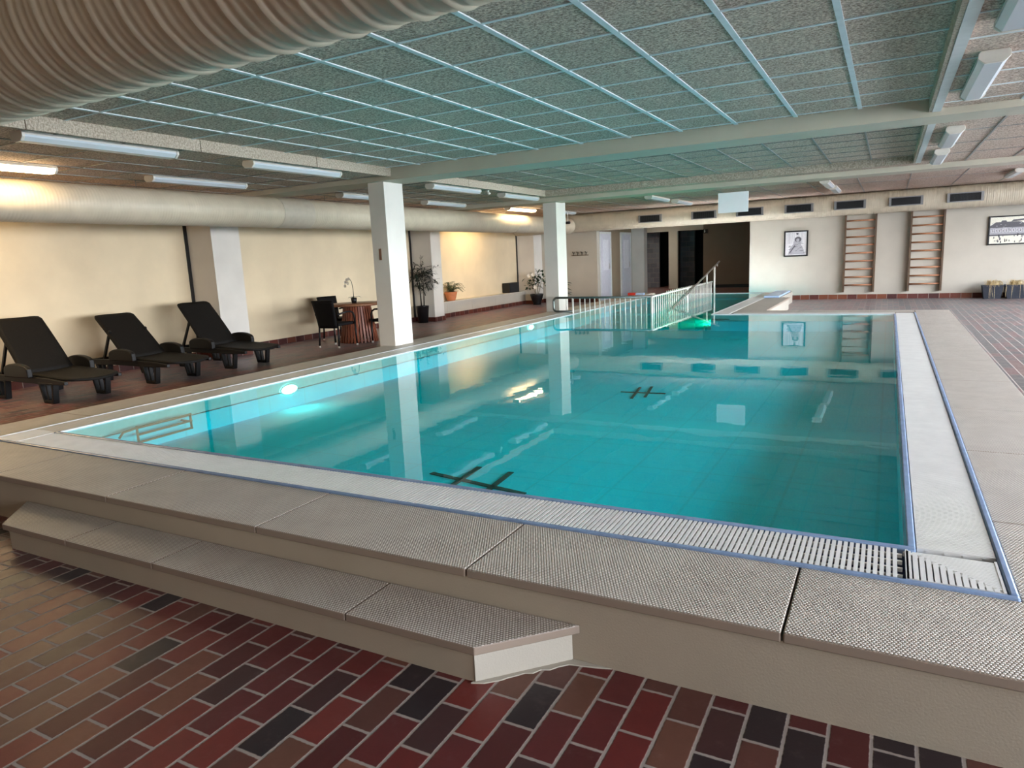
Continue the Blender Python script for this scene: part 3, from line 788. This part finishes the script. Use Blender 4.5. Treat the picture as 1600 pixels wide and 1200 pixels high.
# ---------------------------------------------------------------- ceiling lamps
def make_lamp(z):
    t = thing('ceiling_lamp', '', 'lamp', (0,0,z), 0, 'fluorescent ceiling lamps')
    L = 0.70; q = MB()
    q.prism([(-0.075,0.0),(0.075,0.0),(0.085,-0.02),(0.085,-0.03),(-0.085,-0.03),(-0.085,-0.02)], 'y', -L, L); q.build('housing', M['housing'], t)
    q = MB(); q.prism([(-0.084,-0.031),(0.084,-0.031),(0.084,-0.048),(0.05,-0.078),(-0.05,-0.078),(-0.084,-0.048)], 'y', -L+0.015, L-0.015); q.build('diffuser', M['diff_off'], t)
    for s in (-1, 1):
        q = MB(); pr = [(-0.075,0.0),(0.075,0.0),(0.09,-0.02),(0.09,-0.05),(0.053,-0.082),(-0.053,-0.082),(-0.09,-0.05),(-0.09,-0.02)]
        q.prism(pr, 'y', s*L-0.014 if s > 0 else s*L-0.012, s*L+0.012 if s > 0 else s*L+0.014); q.build('end_cap', M['housing'], t, None, 0.004)
    return t
LAMPS = [(-6.25,4.02,ZS,0,'unlit tube lamp over the pool edge nearest the camera on the lounger side'),
 (-6.25,6.36,ZS,0,'unlit tube lamp over the pool edge just before the nearer column'),
 (-6.27,9.87,ZS,0,'unlit tube lamp over the pool edge just behind the nearer column'),
 (-6.30,12.2,ZS,0,'unlit tube lamp over the pool edge just before the farther column'),
 (-7.97,3.83,ZS,1,'lit tube lamp above the nearest sun lounger'),
 (-7.95,6.35,ZS,0,'unlit tube lamp beside the left duct above the middle lounger'),
 (-8.02,9.80,ZS,0,'unlit tube lamp beside the left duct partly hidden by the nearer column'),
 (-8.05,12.25,ZS,0,'unlit tube lamp beside the left duct between the two columns'),
 (-8.10,15.75,ZB,1,'lit tube lamp beside the left duct just before the farther column'),
 (-7.95,18.0,ZB,0,'unlit tube lamp peeking out behind the farther column'),
 (-8.45,25.7,2.52,2,'lamp on the alcove ceiling behind the white pier'),
 (-9.62,3.9,ZS,3,'lit tube lamp tucked between the left duct and the wall near the first lounger'),
 (-9.62,16.6,ZS,3,'lit tube lamp tucked between the left duct and the wall above the low ledge'),
 (-4.68,15.9,ZB,0,'unlit tube lamp before the far duct, left one of two above the railing'),
 (-4.60,17.75,ZB,0,'unlit tube lamp before the far duct, right one of two above the railing'),
 (-1.15,15.7,ZB,0,'unlit tube lamp above the wall bars, nearer of two in line'),
 (-1.12,17.4,ZB,0,'unlit tube lamp above the wall bars, farther of two in line'),
 (2.06,16.8,ZB,0,'unlit tube lamp above the framed building picture'),
 (0.545,4.25,ZS,0,'unlit tube lamp cut off by the top right corner'),
 (0.545,6.43,ZS,0,'large unlit tube lamp on the window side before the nearer beam'),
 (0.57,9.88,ZS,0,'unlit tube lamp on the window side just past the nearer beam'),
 (0.57,12.05,ZS,0,'unlit tube lamp on the window side just before the farther beam')]
lamp0 = make_lamp(ZS)
for i, (x, y, z, on, lab) in enumerate(LAMPS):
    t = lamp0 if i == 0 else copy_tree(lamp0)
    t.location = (x, y, z); t['label'] = lab
    if on:
        for ch in t.children:
            if ch.name.startswith('diffuser'):
                ch.data = ch.data.copy(); ch.data.materials[0] = M[('', 'diff_on', 'diff_dim', 'diff_hid')[on]]
# small fittings
o = thing('ceiling_spotlight', 'tiny white spotlight between two tube lamps behind the nearer column', 'spotlight', (-6.22, 10.85, ZS))
q = MB(); q.tube([(0,0,0),(0,0,-0.03)],0.03,12); q.build('base', M['housing'], o)
q = MB(); q.tube([(0,0,-0.03),(0.03,0.02,-0.075)],[0.012,0.03],12); q.build('spot_head', M['steel_white'], o)
o = thing('security_camera', 'small black camera hanging in front of the far duct beside the farther column', 'camera', (-7.78, 17.9, ZB))
q = MB(); q.tube([(0,0,0),(0,0,-0.30)],0.012,8); q.build('bracket', M['steel_white'], o)
q = MB(); q.tube([(-0.06,0,-0.33),(0.07,-0.02,-0.33)],0.035,12); q.build('camera_body', M['black'], o)
# blank white board hung under the far beam
o = thing('hanging_board', 'blank white board hanging below the far ceiling beam', 'board', (-2.585, 13.62, 2.105))
q = MB(); q.box(-0.27,0.27,-0.012,0.012,0,0.365); q.build('panel', M['board'], o, None, 0.003)
q = MB(); q.tube([(-0.22,0,0.365),(-0.22,0,0.456)],0.003,6); q.tube([(0.22,0,0.365),(0.22,0,0.456)],0.003,6); q.build('wire', M['wire'], o)

# ---------------------------------------------------------------- far wall fittings
def wall_bars(x0, x1, lab):
    t = thing('wall_bars', lab, 'wall bars', ((x0+x1)/2, YF, 0), 0)
    w = (x1-x0)/2
    for s in (-1,1):
        q = MB(); q.box(s*w-0.022, s*w+0.022, -0.15, -0.0, 0.19, 2.30); q.build('side_post', M['rail_dark'], t)
    for k in range(9):
        z = 0.37+k*(2.01-0.37)/8
        q = MB(); q.tube([(-w+0.022,-0.10,z),(w-0.022,-0.10,z)], 0.021, 10); q.build('rung', M['rung'], t)
    q = MB(); q.box(-w+0.022, w-0.022, -0.03, -0.002, 0.43, 0.50); q.build('back_board', M['duct_dark'], t)
wall_bars(-1.02, -0.32, 'wooden wall bars between the small portrait picture and the second set')
wall_bars(0.46, 1.16, 'wooden wall bars next to the large framed building picture')
def frame(name, lab, x0, x1, z0, z1, bw):
    t = thing(name, lab, 'picture', (x0, YF, z0)); W, H = x1-x0, z1-z0
    q = MB(); q.box(0,W,-0.05,0,0,bw); q.box(0,W,-0.05,0,H-bw,H); q.box(0,bw,-0.05,0,bw,H-bw); q.box(W-bw,W,-0.05,0,bw,H-bw)
    q.build('picture_frame', M['black'], t, None, 0.003); return t, W, H
INK = [M['ink_light'], M['ink_mid'], M['ink_dark'], M['ink_black'], M['paper_cream']]
def poly(q, pts, mat, d):   # a flat printed shape
    q.add([(x, d, z) for x, z in pts], [tuple(range(len(pts)))], mat)
def ell(cx, cz, rx, rz, n=16): return [(cx+rx*math.cos(2*PI*k/n), cz+rz*math.sin(2*PI*k/n)) for k in range(n)]
t, W, H = frame('framed_portrait', 'small black framed grey etching of a seated figure', -2.515, -1.915, 1.16, 1.84, 0.035)
q = MB(); q.box(0.03,W-0.03,-0.03,-0.01,0.03,H-0.03,0)
for i in range(16):
    x = 0.06+R_.random()*(W-0.14); poly(q, [(x,0.34),(x+0.006,0.34),(x+0.006,H-0.05),(x,H-0.05)], 1, -0.0305)
poly(q, [(0.10,0.06),(0.16,0.24),(0.24,0.34),(0.40,0.34),(0.48,0.22),(0.52,0.06)], 1, -0.031)
poly(q, ell(0.34,0.36,0.10,0.11), 1, -0.0315); poly(q, ell(0.35,0.45,0.085,0.07), 2, -0.032); poly(q, ell(0.345,0.43,0.04,0.045), 1, -0.0325)
poly(q, [(0.26,0.30),(0.13,0.10),(0.15,0.08),(0.29,0.28)], 2, -0.032); poly(q, [(0.30,0.62),(0.36,0.62),(0.35,0.57),(0.31,0.57)], 2, -0.032)
for i in range(26):
    x = R_.uniform(0.10,0.5); z = R_.uniform(0.06,0.34); poly(q, [(x,z),(x+0.05,z+0.01),(x+0.05,z+0.018),(x,z+0.008)], 2, -0.033)
q.build('print', INK, t)
t, W, H = frame('framed_building_print', 'large black framed vintage photo of a grand building with a forecourt', 2.07, 3.27, 1.25, 1.925, 0.03)
q = MB(); q.box(0.025,W-0.025,-0.03,-0.01,0.025,H-0.025,4)
poly(q, [(0.03,0.24),(W-0.03,0.24),(W-0.03,0.46),(0.03,0.46)], 1, -0.0305)
poly(q, [(0.03,0.44),(0.14,0.53),(0.62,0.53),(0.74,0.46),(W-0.03,0.46),(W-0.03,0.40),(0.03,0.40)], 2, -0.031)
poly(q, [(0.24,0.53),(0.36,0.53),(0.34,0.565),(0.26,0.565)], 2, -0.031); poly(q, [(0.44,0.53),(0.72,0.55),(0.70,0.59),(0.48,0.575)], 2, -0.0312)
for k in range(16):
    x = 0.07+k*0.068
    if x < W-0.08: poly(q, [(x,0.29),(x+0.04,0.29),(x+0.04,0.37),(x,0.37)], 0, -0.0315); poly(q, [(x+0.012,0.30),(x+0.026,0.30),(x+0.026,0.36),(x+0.012,0.36)], 3, -0.032)
for k in range(60):
    x = R_.uniform(0.04,W-0.10); z = R_.uniform(0.30,0.52); poly(q, [(x,z),(x+0.03,z),(x+0.03,z+0.006),(x,z+0.006)], 2 if k % 2 else 0, -0.0325)
poly(q, [(0.03,0.21),(W-0.03,0.21),(W-0.03,0.245),(0.03,0.245)], 2, -0.0312)
for k in range(46):
    x = R_.uniform(0.05,W-0.07); z = R_.uniform(0.04,0.20); s = R_.uniform(0.014,0.026)
    poly(q, [(x,z),(x+s,z),(x+s*0.8,z+s*2.4),(x+s*0.2,z+s*2.4)], 2+(k%2), -0.0315)
q.build('print', INK, t)
# coat hooks on the far left wall
o = thing('coat_rack', 'row of four coat hooks on the far left wall', 'coat rack', (-8.48, YF, 1.45))
q = MB(); q.box(-0.28,0.28,-0.03,0,-0.012,0.012); q.build('rail', M['rail_dark'], o)
for k in range(4):
    x = -0.21+k*0.14; q = MB()
    q.tube([(x,-0.03,0.0),(x,-0.035,0.07),(x,-0.06,0.10),(x,-0.10,0.085),(x,-0.11,0.12)], 0.009, 6); q.tube([(x,-0.035,0.05),(x+0.03,-0.06,0.06),(x+0.05,-0.07,0.10)],0.008,6); q.build('hook', M['stem_dark'], o)
# exit sign in the alcove
o = thing('exit_sign', 'small dark emergency sign with a white figure in the alcove', 'sign', (-6.18, ALC, 2.06))
q = MB(); q.box(-0.075,0.075,-0.03,0,0,0.15); q.build('sign_box', M['exit_green'], o)
q = MB(); q.box(-0.045,-0.02,-0.033,-0.031,0.03,0.12); q.box(-0.05,-0.005,-0.033,-0.031,0.07,0.085); q.tube([(-0.032,-0.031,0.13),(-0.032,-0.034,0.13)],0.012,10); q.build('pictogram', M['sign_white'], o)

# ---------------------------------------------------------------- planters with dry grass
def planter(x, lab, seed):
    rr = random.Random(seed)
    t = thing('planter', lab, 'planter', (x, 20.06, 0), 0, 'planters with dried grass')
    q = MB(); n = 4
    pr = [(0.17,0.14,0.0),(0.215,0.17,0.33),(0.225,0.18,0.33),(0.225,0.18,0.30)]
    bt = [(-0.165,-0.13),(0.165,-0.13),(0.165,0.13),(-0.165,0.13)]; tp = [(-0.212,-0.17),(0.212,-0.17),(0.212,0.17),(-0.212,0.17)]; ip = [(-0.19,-0.15),(0.19,-0.15),(0.19,0.15),(-0.19,0.15)]
    V = [(a,c,0) for a,c in bt]+[(a,c,0.32) for a,c in tp]+[(a,c,0.32) for a,c in ip]+[(a,c,0.27) for a,c in ip]
    F = [(3,2,1,0)]
    for l in range(3):
        for k in range(4): F.append((l*4+k, l*4+(k+1)%4, (l+1)*4+(k+1)%4, (l+1)*4+k))
    q.add(V, F); q.box(-0.218,0.218,-0.176,-0.168,0.285,0.325)
    q.build('pot', M['pot_slate'], t, None, 0.006)
    q = MB(); q.box(-0.19,0.19,-0.15,0.15,0.25,0.28); q.build('soil', M['soil'], t)
    q = MB()
    for k in range(130):
        a = rr.uniform(0, 2*PI); p = Vector((rr.uniform(-0.12,0.12), rr.uniform(-0.1,0.06), 0.28))
        out = rr.uniform(0.12,0.34); up = rr.uniform(0.04,0.16)
        d = Vector((math.cos(a)*0.6, -abs(math.sin(a))*0.8, 0))
        if d.y < -0.2 and k % 13 == 0: low = rr.uniform(0.01,0.12); out = rr.uniform(0.30,0.42)
        else: low = rr.uniform(0.28,0.36); out *= 0.6
        p1 = p+d*out*0.4+Vector((0,0,up)); p2 = p+d*out*0.75+Vector((0,0,up*0.8)); p3 = p+d*out+Vector((0,0,low-0.28))
        if p3.y > 0.25: p3.y = 0.25
        p2.x = max(-0.20, min(0.20, p2.x)); p3.x = max(-0.21, min(0.21, p3.x))
        q.tube([p, p1, p2, p3], [0.005,0.004,0.003,0.0015], 4, 0, False)
    for k in range(8):
        a = rr.uniform(-0.15,0.15); q.tube([(a,0,0.28),(a+rr.uniform(-.1,.1),0.02,0.4),(a+rr.uniform(-.2,.2),-0.02,rr.uniform(0.42,0.5))],[0.004,0.003,0.001],4,0,False)
    q.build('dry_grass', M['straw'], t)
planter(2.20, 'dark planter of dried grass leftmost against the far wall', 3)
planter(2.655, 'dark planter of dried grass right of the leftmost planter, cut by the frame edge', 5)

# ---------------------------------------------------------------- sun loungers
def make_lounger():
    t = thing('sun_lounger', '', 'sun lounger', (0,0,0), 0, 'black sun loungers by the left wall')
    # seat panel with a rounded foot end
    q = MB(); nx, ny = 16, 10; V = []; F = []
    for i in range(nx+1):
        x = -0.14+1.07*i/nx
        for j in range(ny+1):
            v = -1+2*j/ny
            hw = 0.315 if x < 0.66 else 0.315*(1-0.10*((x-0.66)/0.27)**2)
            xx = x - (0.10*(abs(v)**2.2) if x > 0.4 else 0)*max(0,(x-0.4)/0.53)
            z = 0.315-0.035*max(0,x)-0.018*math.cos(v*PI/2)+0.006
            V.append((xx, v*hw, z))
    for i in range(nx):
        for j in range(ny):
            a = i*(ny+1)+j; F.append((a,a+ny+1,a+ny+2,a+1))
    q.add(V, F, 0, True); q.build('seat', M['black_weave'], t, None, 0, 0.03)
    # side rails of the frame
    for s in (-1, 1):
        q = MB(); q.prism([(-0.92,0.235),(-0.92,0.30),(-0.2,0.315),(0.45,0.30),(0.80,0.275),(0.80,0.235),(0.4,0.225),(-0.4,0.235)], 'y', s*0.325-0.022, s*0.325+0.022)
        q.build('side_rail', M['black_resin'], t, None, 0.006)
    for xa, xb, za, zb in ((-0.93,-0.885,0.25,0.30),(-0.55,-0.50,0.235,0.275),(0.2,0.24,0.235,0.262)):
        q = MB(); q.box(xa,xb,-0.303,0.303,za,zb); q.build('cross_bar', M['black_resin'], t, None, 0.005)
    # backrest
    q = MB(); nx = 14; V = []; F = []
    for i in range(nx+1):
        u = i/nx
        for j in range(ny+1):
            v = -1+2*j/ny
            hw = 0.305-0.02*u
            if u > 0.93: hw *= 1-0.06*((u-0.93)/0.07)**2
            bx = -0.15-0.545*u+0.015*math.sin(PI*u); bz = 0.325+0.665*u-0.012*math.cos(v*PI/2)
            if i == nx: bz -= 0.02*abs(v)**4
            V.append((bx, v*hw, bz))
    for i in range(nx):
        for j in range(ny):
            a = i*(ny+1)+j; F.append((a,a+ny+1,a+ny+2,a+1))
    q.add(V, F, 0, True); bo = q.build('backrest', M['black_weave'], t, None, 0, 0.032)
    for s in (-1, 1):
        q = MB(); q.bar((-0.46,s*0.27,0.70),(-0.70,s*0.27,0.27),0.03,0.035); q.build('support_strut', M['black_resin'], t, None, 0.004)
    # armrests: rounded hoods at the seat side
    for s in (-1, 1):
        q = MB(); pr = [(-0.36,0.30)]
        for k in range(13):
            a = PI*(1-k/12); pr.append((-0.10+0.26*math.cos(a)*(1 if math.cos(a)<0 else 1.05), 0.365+0.105*math.sin(a)**0.7))
        pr += [(0.17,0.30)]
        q.prism(pr, 'y', s*0.375-0.032, s*0.375+0.032); q.build('armrest', M['black_resin'], t, None, 0.014)
    # open hull legs
    for xc in (-0.62, 0.42):
        for s in (-1, 1):
            q = MB(); y = s*0.315; d = 1 if xc > 0 else -1
            o_ = [(xc-0.17,0.25),(xc-0.10,0.0),(xc+0.10,0.0),(xc+0.15,0.25)]
            i_ = [(xc-0.125,0.225),(xc-0.075,0.04),(xc+0.072,0.04),(xc+0.105,0.225)]
            for k in range(4):
                a, c = o_[k], o_[(k+1)%4]; e, f = i_[(k+1)%4], i_[k]
                q.prism([a, c, e, f], 'y', y-0.035, y+0.035)
            q.bar((xc-0.01,y,0.03),(xc-0.03,y,0.23),0.05,0.03)
            q.build('leg', M['black_resin'], t, None, 0.006)
    return t
l0 = make_lounger()
for i, (y, lab, tilt) in enumerate(((4.84, 'black sun lounger nearest the camera, cut by the left edge of the picture', 0), (6.16, 'black sun lounger in the middle of the row of three', 7), (7.44, 'black sun lounger farthest from the camera, beside the white pilaster', 0))):
    t = l0 if i == 0 else copy_tree(l0)
    t.location = (-9.13, y, 0); t['label'] = lab
    if tilt:
        for ch in t.children:
            if ch.name.startswith('backrest'):
                a = math.radians(-tilt); pv = Vector((-0.15,0,0.325))
                m = Matrix.Translation(pv) @ Matrix.Rotation(a, 4, 'Y') @ Matrix.Translation(-pv)
                ch.matrix_local = m

# ---------------------------------------------------------------- table and chairs
TX, TY = -8.98, 10.40
t = thing('round_table', 'round teak table with a flared slatted drum base', 'table', (TX,TY,0))
q = MB(); q.lathe([(0.0,0.70),(0.52,0.70),(0.56,0.705),(0.575,0.72),(0.57,0.74),(0.0,0.742)], (0,0,0), 48); q.build('tabletop', M['teak_top'], t)
q = MB()
for k in range(34):
    a = 2*PI*k/34; c, s_ = math.cos(a), math.sin(a)
    q.bar((0.355*c,0.355*s_,0.0),(0.25*c,0.25*s_,0.70),0.036,0.022,0,(c,s_,0))
q.lathe([(0.22,0.03),(0.345,0.03),(0.34,0.06),(0.22,0.06)], (0,0,0), 32); q.lathe([(0.18,0.64),(0.245,0.64),(0.24,0.69),(0.18,0.69)], (0,0,0), 32)
q.build('slat_base', M['teak'], t)
def make_chair():
    t = thing('wicker_chair', '', 'chair', (0,0,0), 0, 'black wicker armchairs at the round table')
    q = MB(); q.box(-0.225,0.225,-0.20,0.25,0.39,0.445); q.build('seat', M['wicker'], t, None, 0.015)
    q = MB()
    V = []
    nz, nx = 8, 8
    for i in range(nz+1):
        u = i/nz; z = 0.36+0.50*u
        for j in range(nx+1):
            v = -1+2*j/nx
            V.append((v*(0.205+0.035*u), -0.215-0.10*u**1.3-0.02*(1-v*v), z))
    F = [(i*(nx+1)+j, i*(nx+1)+j+1, (i+1)*(nx+1)+j+1, (i+1)*(nx+1)+j) for i in range(nz) for j in range(nx)]
    q.add(V, F, 0, True); q.build('backrest', M['wicker'], t, None, 0, 0.035)
    for s in (-1, 1):
        q = MB(); x = s*0.25
        q.tube([(x,-0.24,0.60),(x,0.02,0.635),(x,0.14,0.63),(x,0.20,0.60),(x,0.225,0.54),(x,0.23,0.42)], 0.017, 8); q.build('armrest', M['black_resin'], t)
        for y, top in ((-0.20,0.40),(0.23,0.43)):
            q = MB(); q.tube([(s*0.215 if y < 0 else x, y, top),(s*0.225 if y < 0 else s*0.255, y+(-0.03 if y<0 else 0.01), 0.03)], 0.017, 8); lg = q.build('leg', M['black_resin'], t)
            q = MB(); q.lathe([(0.0,0.0),(0.02,0.0),(0.022,0.02),(0.018,0.035),(0,0.036)], (s*0.225 if y < 0 else s*0.255, y+(-0.03 if y<0 else 0.01), 0), 10); q.build('foot_cap', M['foot_white'], lg)
    return t
c0 = make_chair()
for i, (x, y, rz, lab) in enumerate(((-8.87, 9.66, 0.03, 'black wicker armchair with its back to the camera at the round table'), (-9.66, 10.62, -PI/2-0.1, 'black wicker armchair between the round table and the left wall'), (-8.31, 10.52, PI/2, 'black wicker armchair half hidden by the nearer white column'))):
    t = c0 if i == 0 else copy_tree(c0)
    t.location = (x,y,0); t.rotation_euler = (0,0,rz); t['label'] = lab
# orchid on the table
o = thing('orchid', 'white orchid in a small black pot on the round table', 'plant', (TX-0.06, TY+0.0, 0.742))
q = MB(); q.lathe([(0.0,0.0),(0.045,0.0),(0.06,0.10),(0.054,0.10),(0.05,0.08),(0,0.08)], (0,0,0), 16); q.build('pot', M['pot_black'], o)
q = MB(); q.tube([(0,0,0.08),(0.0,0,0.25),(-0.02,0,0.40),(-0.07,0,0.47),(-0.15,-0.02,0.46)],[0.007,0.006,0.005,0.004,0.003],6); q.build('stem', M['stem_dark'], o)
q = MB()
for a, l in ((0.3,0.20),(2.6,0.16),(4.2,0.15),(5.4,0.22)): q.leaf((0,0,0.09),(math.cos(a),math.sin(a),0.75),l,0.05,0.55)
q.build('leaves', M['leaf_gloss'], o)
for x, z in ((-0.07,0.46),(-0.12,0.44),(-0.155,0.40),(-0.17,0.33),(-0.10,0.38)):
    q = MB()
    for k in range(5):
        a = 2*PI*k/5+0.3; q.leaf((x,-0.02,z),(math.cos(a),-0.25,math.sin(a)),0.038,0.034,0.1,0,(0,-1,0.1))
    q.build('flower', M['petal'], o)

# ---------------------------------------------------------------- potted plants along the left wall
rr = random.Random(11)
o = thing('bamboo_plant', 'tall airy bamboo plant in a tall black pot before the second pilaster', 'plant', (-9.96, 13.92, 0))
q = MB(); q.lathe([(0,0.0),(0.115,0.0),(0.155,0.40),(0.165,0.41),(0.15,0.41),(0.145,0.37),(0,0.37)], (0,0,0), 20); q.build('pot', M['pot_black'], o)
q = MB()
tips = [(-0.05,0.0,0.95),(0.06,0.02,0.98),(0.02,-0.03,1.25)]
q.tube([(-0.03,0,0.37),(-0.04,0,0.7),(-0.05,0,0.98)],[0.018,0.016,0.010],7); q.tube([(0.04,0.01,0.37),(0.05,0.02,0.7),(0.05,0.02,1.0),(0.03,0,1.3),(0.06,-0.02,1.62)],[0.017,0.014,0.01,0.007,0.003],7)
lv = MB()
for k in range(64):
    z0 = rr.uniform(0.85,1.35); a = rr.uniform(0,2*PI); el = rr.uniform(-0.35,0.75); ln = rr.uniform(0.22,0.46)*(1.15-0.35*abs(z0-1.05))
    d = Vector((math.cos(a)*math.cos(el), math.sin(a)*math.cos(el)*0.8, math.sin(el)))
    if d.x < 0: d.x *= 0.55
    p0 = Vector((rr.uniform(-.04,.05),0,z0)); p1 = p0+d*ln*0.6; p2 = p0+d*ln-Vector((0,0,0.06))
    q.tube([p0,p1,p2],[0.004,0.003,0.0015],4,0,False)
    for m in range(7):
        u = 0.35+0.65*m/6; pp = p0.lerp(p2,u); sd = Vector((rr.uniform(-1,1),rr.uniform(-1,1),rr.uniform(-0.6,0.5)))
        lv.leaf(pp, d*0.8+sd*0.8, rr.uniform(0.09,0.15), 0.028, 0.35)
for m in range(16):
    pp = Vector((0.05+rr.uniform(-.02,.02),-0.01,rr.uniform(1.3,1.62))); lv.leaf(pp,(rr.uniform(-1,1),rr.uniform(-1,1),0.4),rr.uniform(0.08,0.14),0.022,0.35)
q.build('stem', M['stem_dark'], o); lv.build('foliage', M['leaf_dark'], o)

o = thing('potted_fern', 'drooping fern in a terracotta pot on the low ledge', 'plant', (-10.225, 15.62, 0.415))
q = MB(); q.lathe([(0,0.0),(0.10,0.0),(0.115,0.03),(0.165,0.20),(0.17,0.235),(0.15,0.235),(0.145,0.20),(0,0.20)], (0,0,0), 20); q.build('pot', M['terracotta'], o)
q = MB()
for k in range(30):
    a = 2*PI*k/30+rr.uniform(-.1,.1); ln = rr.uniform(0.28,0.46); up = rr.uniform(0.12,0.34)
    if math.cos(a) < -0.3: ln = 0.08
    p = [Vector((0,0,0.21))]
    for s_ in range(1,6):
        u = s_/5; p.append(Vector((math.cos(a)*ln*u, math.sin(a)*ln*u, 0.21+up*math.sin(u*PI*0.72)-0.10*u*u)))
    q.tube(p, [0.006,0.005,0.004,0.004,0.003,0.002], 4, 0, False)
    for s_ in range(1,6):
        for sd in (-1,1):
            for off in (0.0, 0.5):
                pp = p[s_-1].lerp(p[s_], 1-off)
                q.leaf(pp,(math.cos(a)*0.5-math.sin(a)*sd, math.sin(a)*0.5+math.cos(a)*sd, 0.1),0.085*(1.15-s_/7),0.025,0.3)
q.build('fronds', M['leaf_fern'], o)

o = thing('loudspeaker', 'black box loudspeaker standing on the low ledge', 'loudspeaker', (-10.255, 19.05, 0.415))
q = MB(); q.box(-0.12,0.125,-0.32,0.32,0,0.30); q.build('cabinet', M['black'], o, None, 0.01)
q = MB(); q.box(0.126,0.134,-0.29,0.29,0.03,0.27); q.build('grille', M['vent_dark'], o)

o = thing('gardenia_plant', 'glossy leaved plant with white blooms in a black pot by the far left corner', 'plant', (-9.62, 19.55, 0))
q = MB(); q.lathe([(0,0.0),(0.13,0.0),(0.12,0.05),(0.17,0.16),(0.21,0.30),(0.215,0.33),(0.19,0.33),(0.18,0.28),(0,0.28)], (0,0,0), 20); q.build('pot', M['pot_black'], o)
q = MB(); lv = MB()
for bx, by, tz in ((-0.08,0.0,0.85),(0.05,0.05,0.95),(0.1,-0.05,0.75),(-0.2,0.03,0.7),(0.22,0.0,0.82)):
    q.tube([(bx*0.2,by*0.2,0.28),(bx*0.6,by,0.55),(bx,by,tz)],[0.014,0.011,0.006],6)
    for k in range(26):
        p = Vector((bx,by,tz))+Vector((rr.uniform(-.15,.15),rr.uniform(-.14,.14),rr.uniform(-.22,.13)))
        lv.leaf(p,(rr.uniform(-1,1),rr.uniform(-1,1),rr.uniform(-.4,.5)),rr.uniform(0.10,0.17),0.07,0.3)
q.build('stem', M['stem_pale'], o); lv.build('foliage', M['leaf_gloss'], o)
for bx, bz in ((-0.14,0.90),(0.0,0.93),(0.06,0.55)):
    q = MB()
    for k in range(6):
        a = 2*PI*k/6; q.leaf((bx,-0.19,bz),(math.cos(a),-0.4,math.sin(a)),0.075,0.06,0.1,0,(0,-1,0.1))
    q.build('flower', M['petal'], o)

o = thing('rubber_plant', 'broad leaved plant almost hidden behind the farther white column', 'plant', (-8.85, 19.6, 0))
q = MB(); q.lathe([(0,0.0),(0.13,0.0),(0.17,0.25),(0.15,0.25),(0.14,0.22),(0,0.22)], (0,0,0), 18); q.build('pot', M['pot_black'], o)
q = MB(); q.tube([(0,0,0.2),(0,0,0.62)],[0.014,0.006],6); q.build('stem', M['stem_dark'], o)
q = MB()
for k in range(18):
    a = 2*PI*k/18*2.6; z = 0.28+0.36*k/18; q.leaf((0,0,z),(math.cos(a),math.sin(a)*0.7,0.35),rr.uniform(0.34,0.48),0.16,0.35,0,(0,0,1),4)
q.build('foliage', M['leaf_gloss'], o)

# ---------------------------------------------------------------- outside ground, daylight
b = MB(); b.box(XR+0.25, XR+30, -20, 45, -0.4, -0.3)
struct(b.build('ground_outside', M['paving']), 'pale paving outside the windows', 'ground')
w = bpy.data.worlds.new('sky'); SC.world = w; w.use_nodes = True
nt = w.node_tree; nt.nodes.clear()
out = nt.nodes.new('ShaderNodeOutputWorld'); bg = nt.nodes.new('ShaderNodeBackground')
tc = nt.nodes.new('ShaderNodeTexCoord'); sp = nt.nodes.new('ShaderNodeSeparateXYZ'); cr = nt.nodes.new('ShaderNodeValToRGB')
nt.links.new(tc.outputs['Generated'], sp.inputs[0]); nt.links.new(sp.outputs[2], cr.inputs[0])
cr.color_ramp.elements[0].position = 0.0; cr.color_ramp.elements[0].color = (1.0,0.965,1.0,1)
cr.color_ramp.elements[1].position = 0.6; cr.color_ramp.elements[1].color = (0.68,0.78,1.0,1)
nt.links.new(cr.outputs[0], bg.inputs[0]); bg.inputs[1].default_value = 24.0
nt.links.new(bg.outputs[0], out.inputs[0])
for i, (y0, y1) in enumerate(wins):
    l = bpy.data.lights.new('window_portal', 'AREA'); l.shape = 'RECTANGLE'; l.size = y1-y0; l.size_y = WZ1-WZ0
    l.cycles.is_portal = True
    o = bpy.data.objects.new('window_portal', l); COL.objects.link(o)
    o.location = (XR+0.27, (y0+y1)/2, (WZ0+WZ1)/2)
    o.rotation_euler = (PI/2, 0, PI/2)

# ---------------------------------------------------------------- camera
f_px = 1083.747
cam = bpy.data.cameras.new('camera'); co = bpy.data.objects.new('camera', cam); COL.objects.link(co)
cam.sensor_fit = 'HORIZONTAL'; cam.sensor_width = 36.0; cam.lens = 36.0*f_px/1600.0
cam.clip_start = 0.05; cam.clip_end = 200
import math as _m
A = Vector((1390-800, 377-600, f_px)).normalized(); Bv = -Vector((-1230-800, 496-600, f_px)).normalized()
Xd, Yd = Bv, A; Zd = Xd.cross(Yd)
if Zd.y > 0: Zd = -Zd
# rows of the world axes expressed in image axes (x right, y down, z forward)
right = Vector((Xd.x, Yd.x, Zd.x)); down = Vector((Xd.y, Yd.y, Zd.y)); fwd = Vector((Xd.z, Yd.z, Zd.z))
m = Matrix((right, -down, -fwd)).transposed().to_4x4(); m.translation = (0,0,1.45)
co.matrix_world = m
SC.camera = co

SC.view_settings.view_transform = 'Standard'; SC.view_settings.look = 'None'
SC.view_settings.gamma = 1.0; SC.view_settings.use_curve_mapping = False
SC.view_settings.exposure = 0.82
SC.cycles.use_denoising = True
SC.cycles.max_bounces = 10; SC.cycles.diffuse_bounces = 5; SC.cycles.transparent_max_bounces = 12
SC.cycles.sample_clamp_indirect = 6.0
SC.cycles.caustics_reflective = False; SC.cycles.caustics_refractive = False
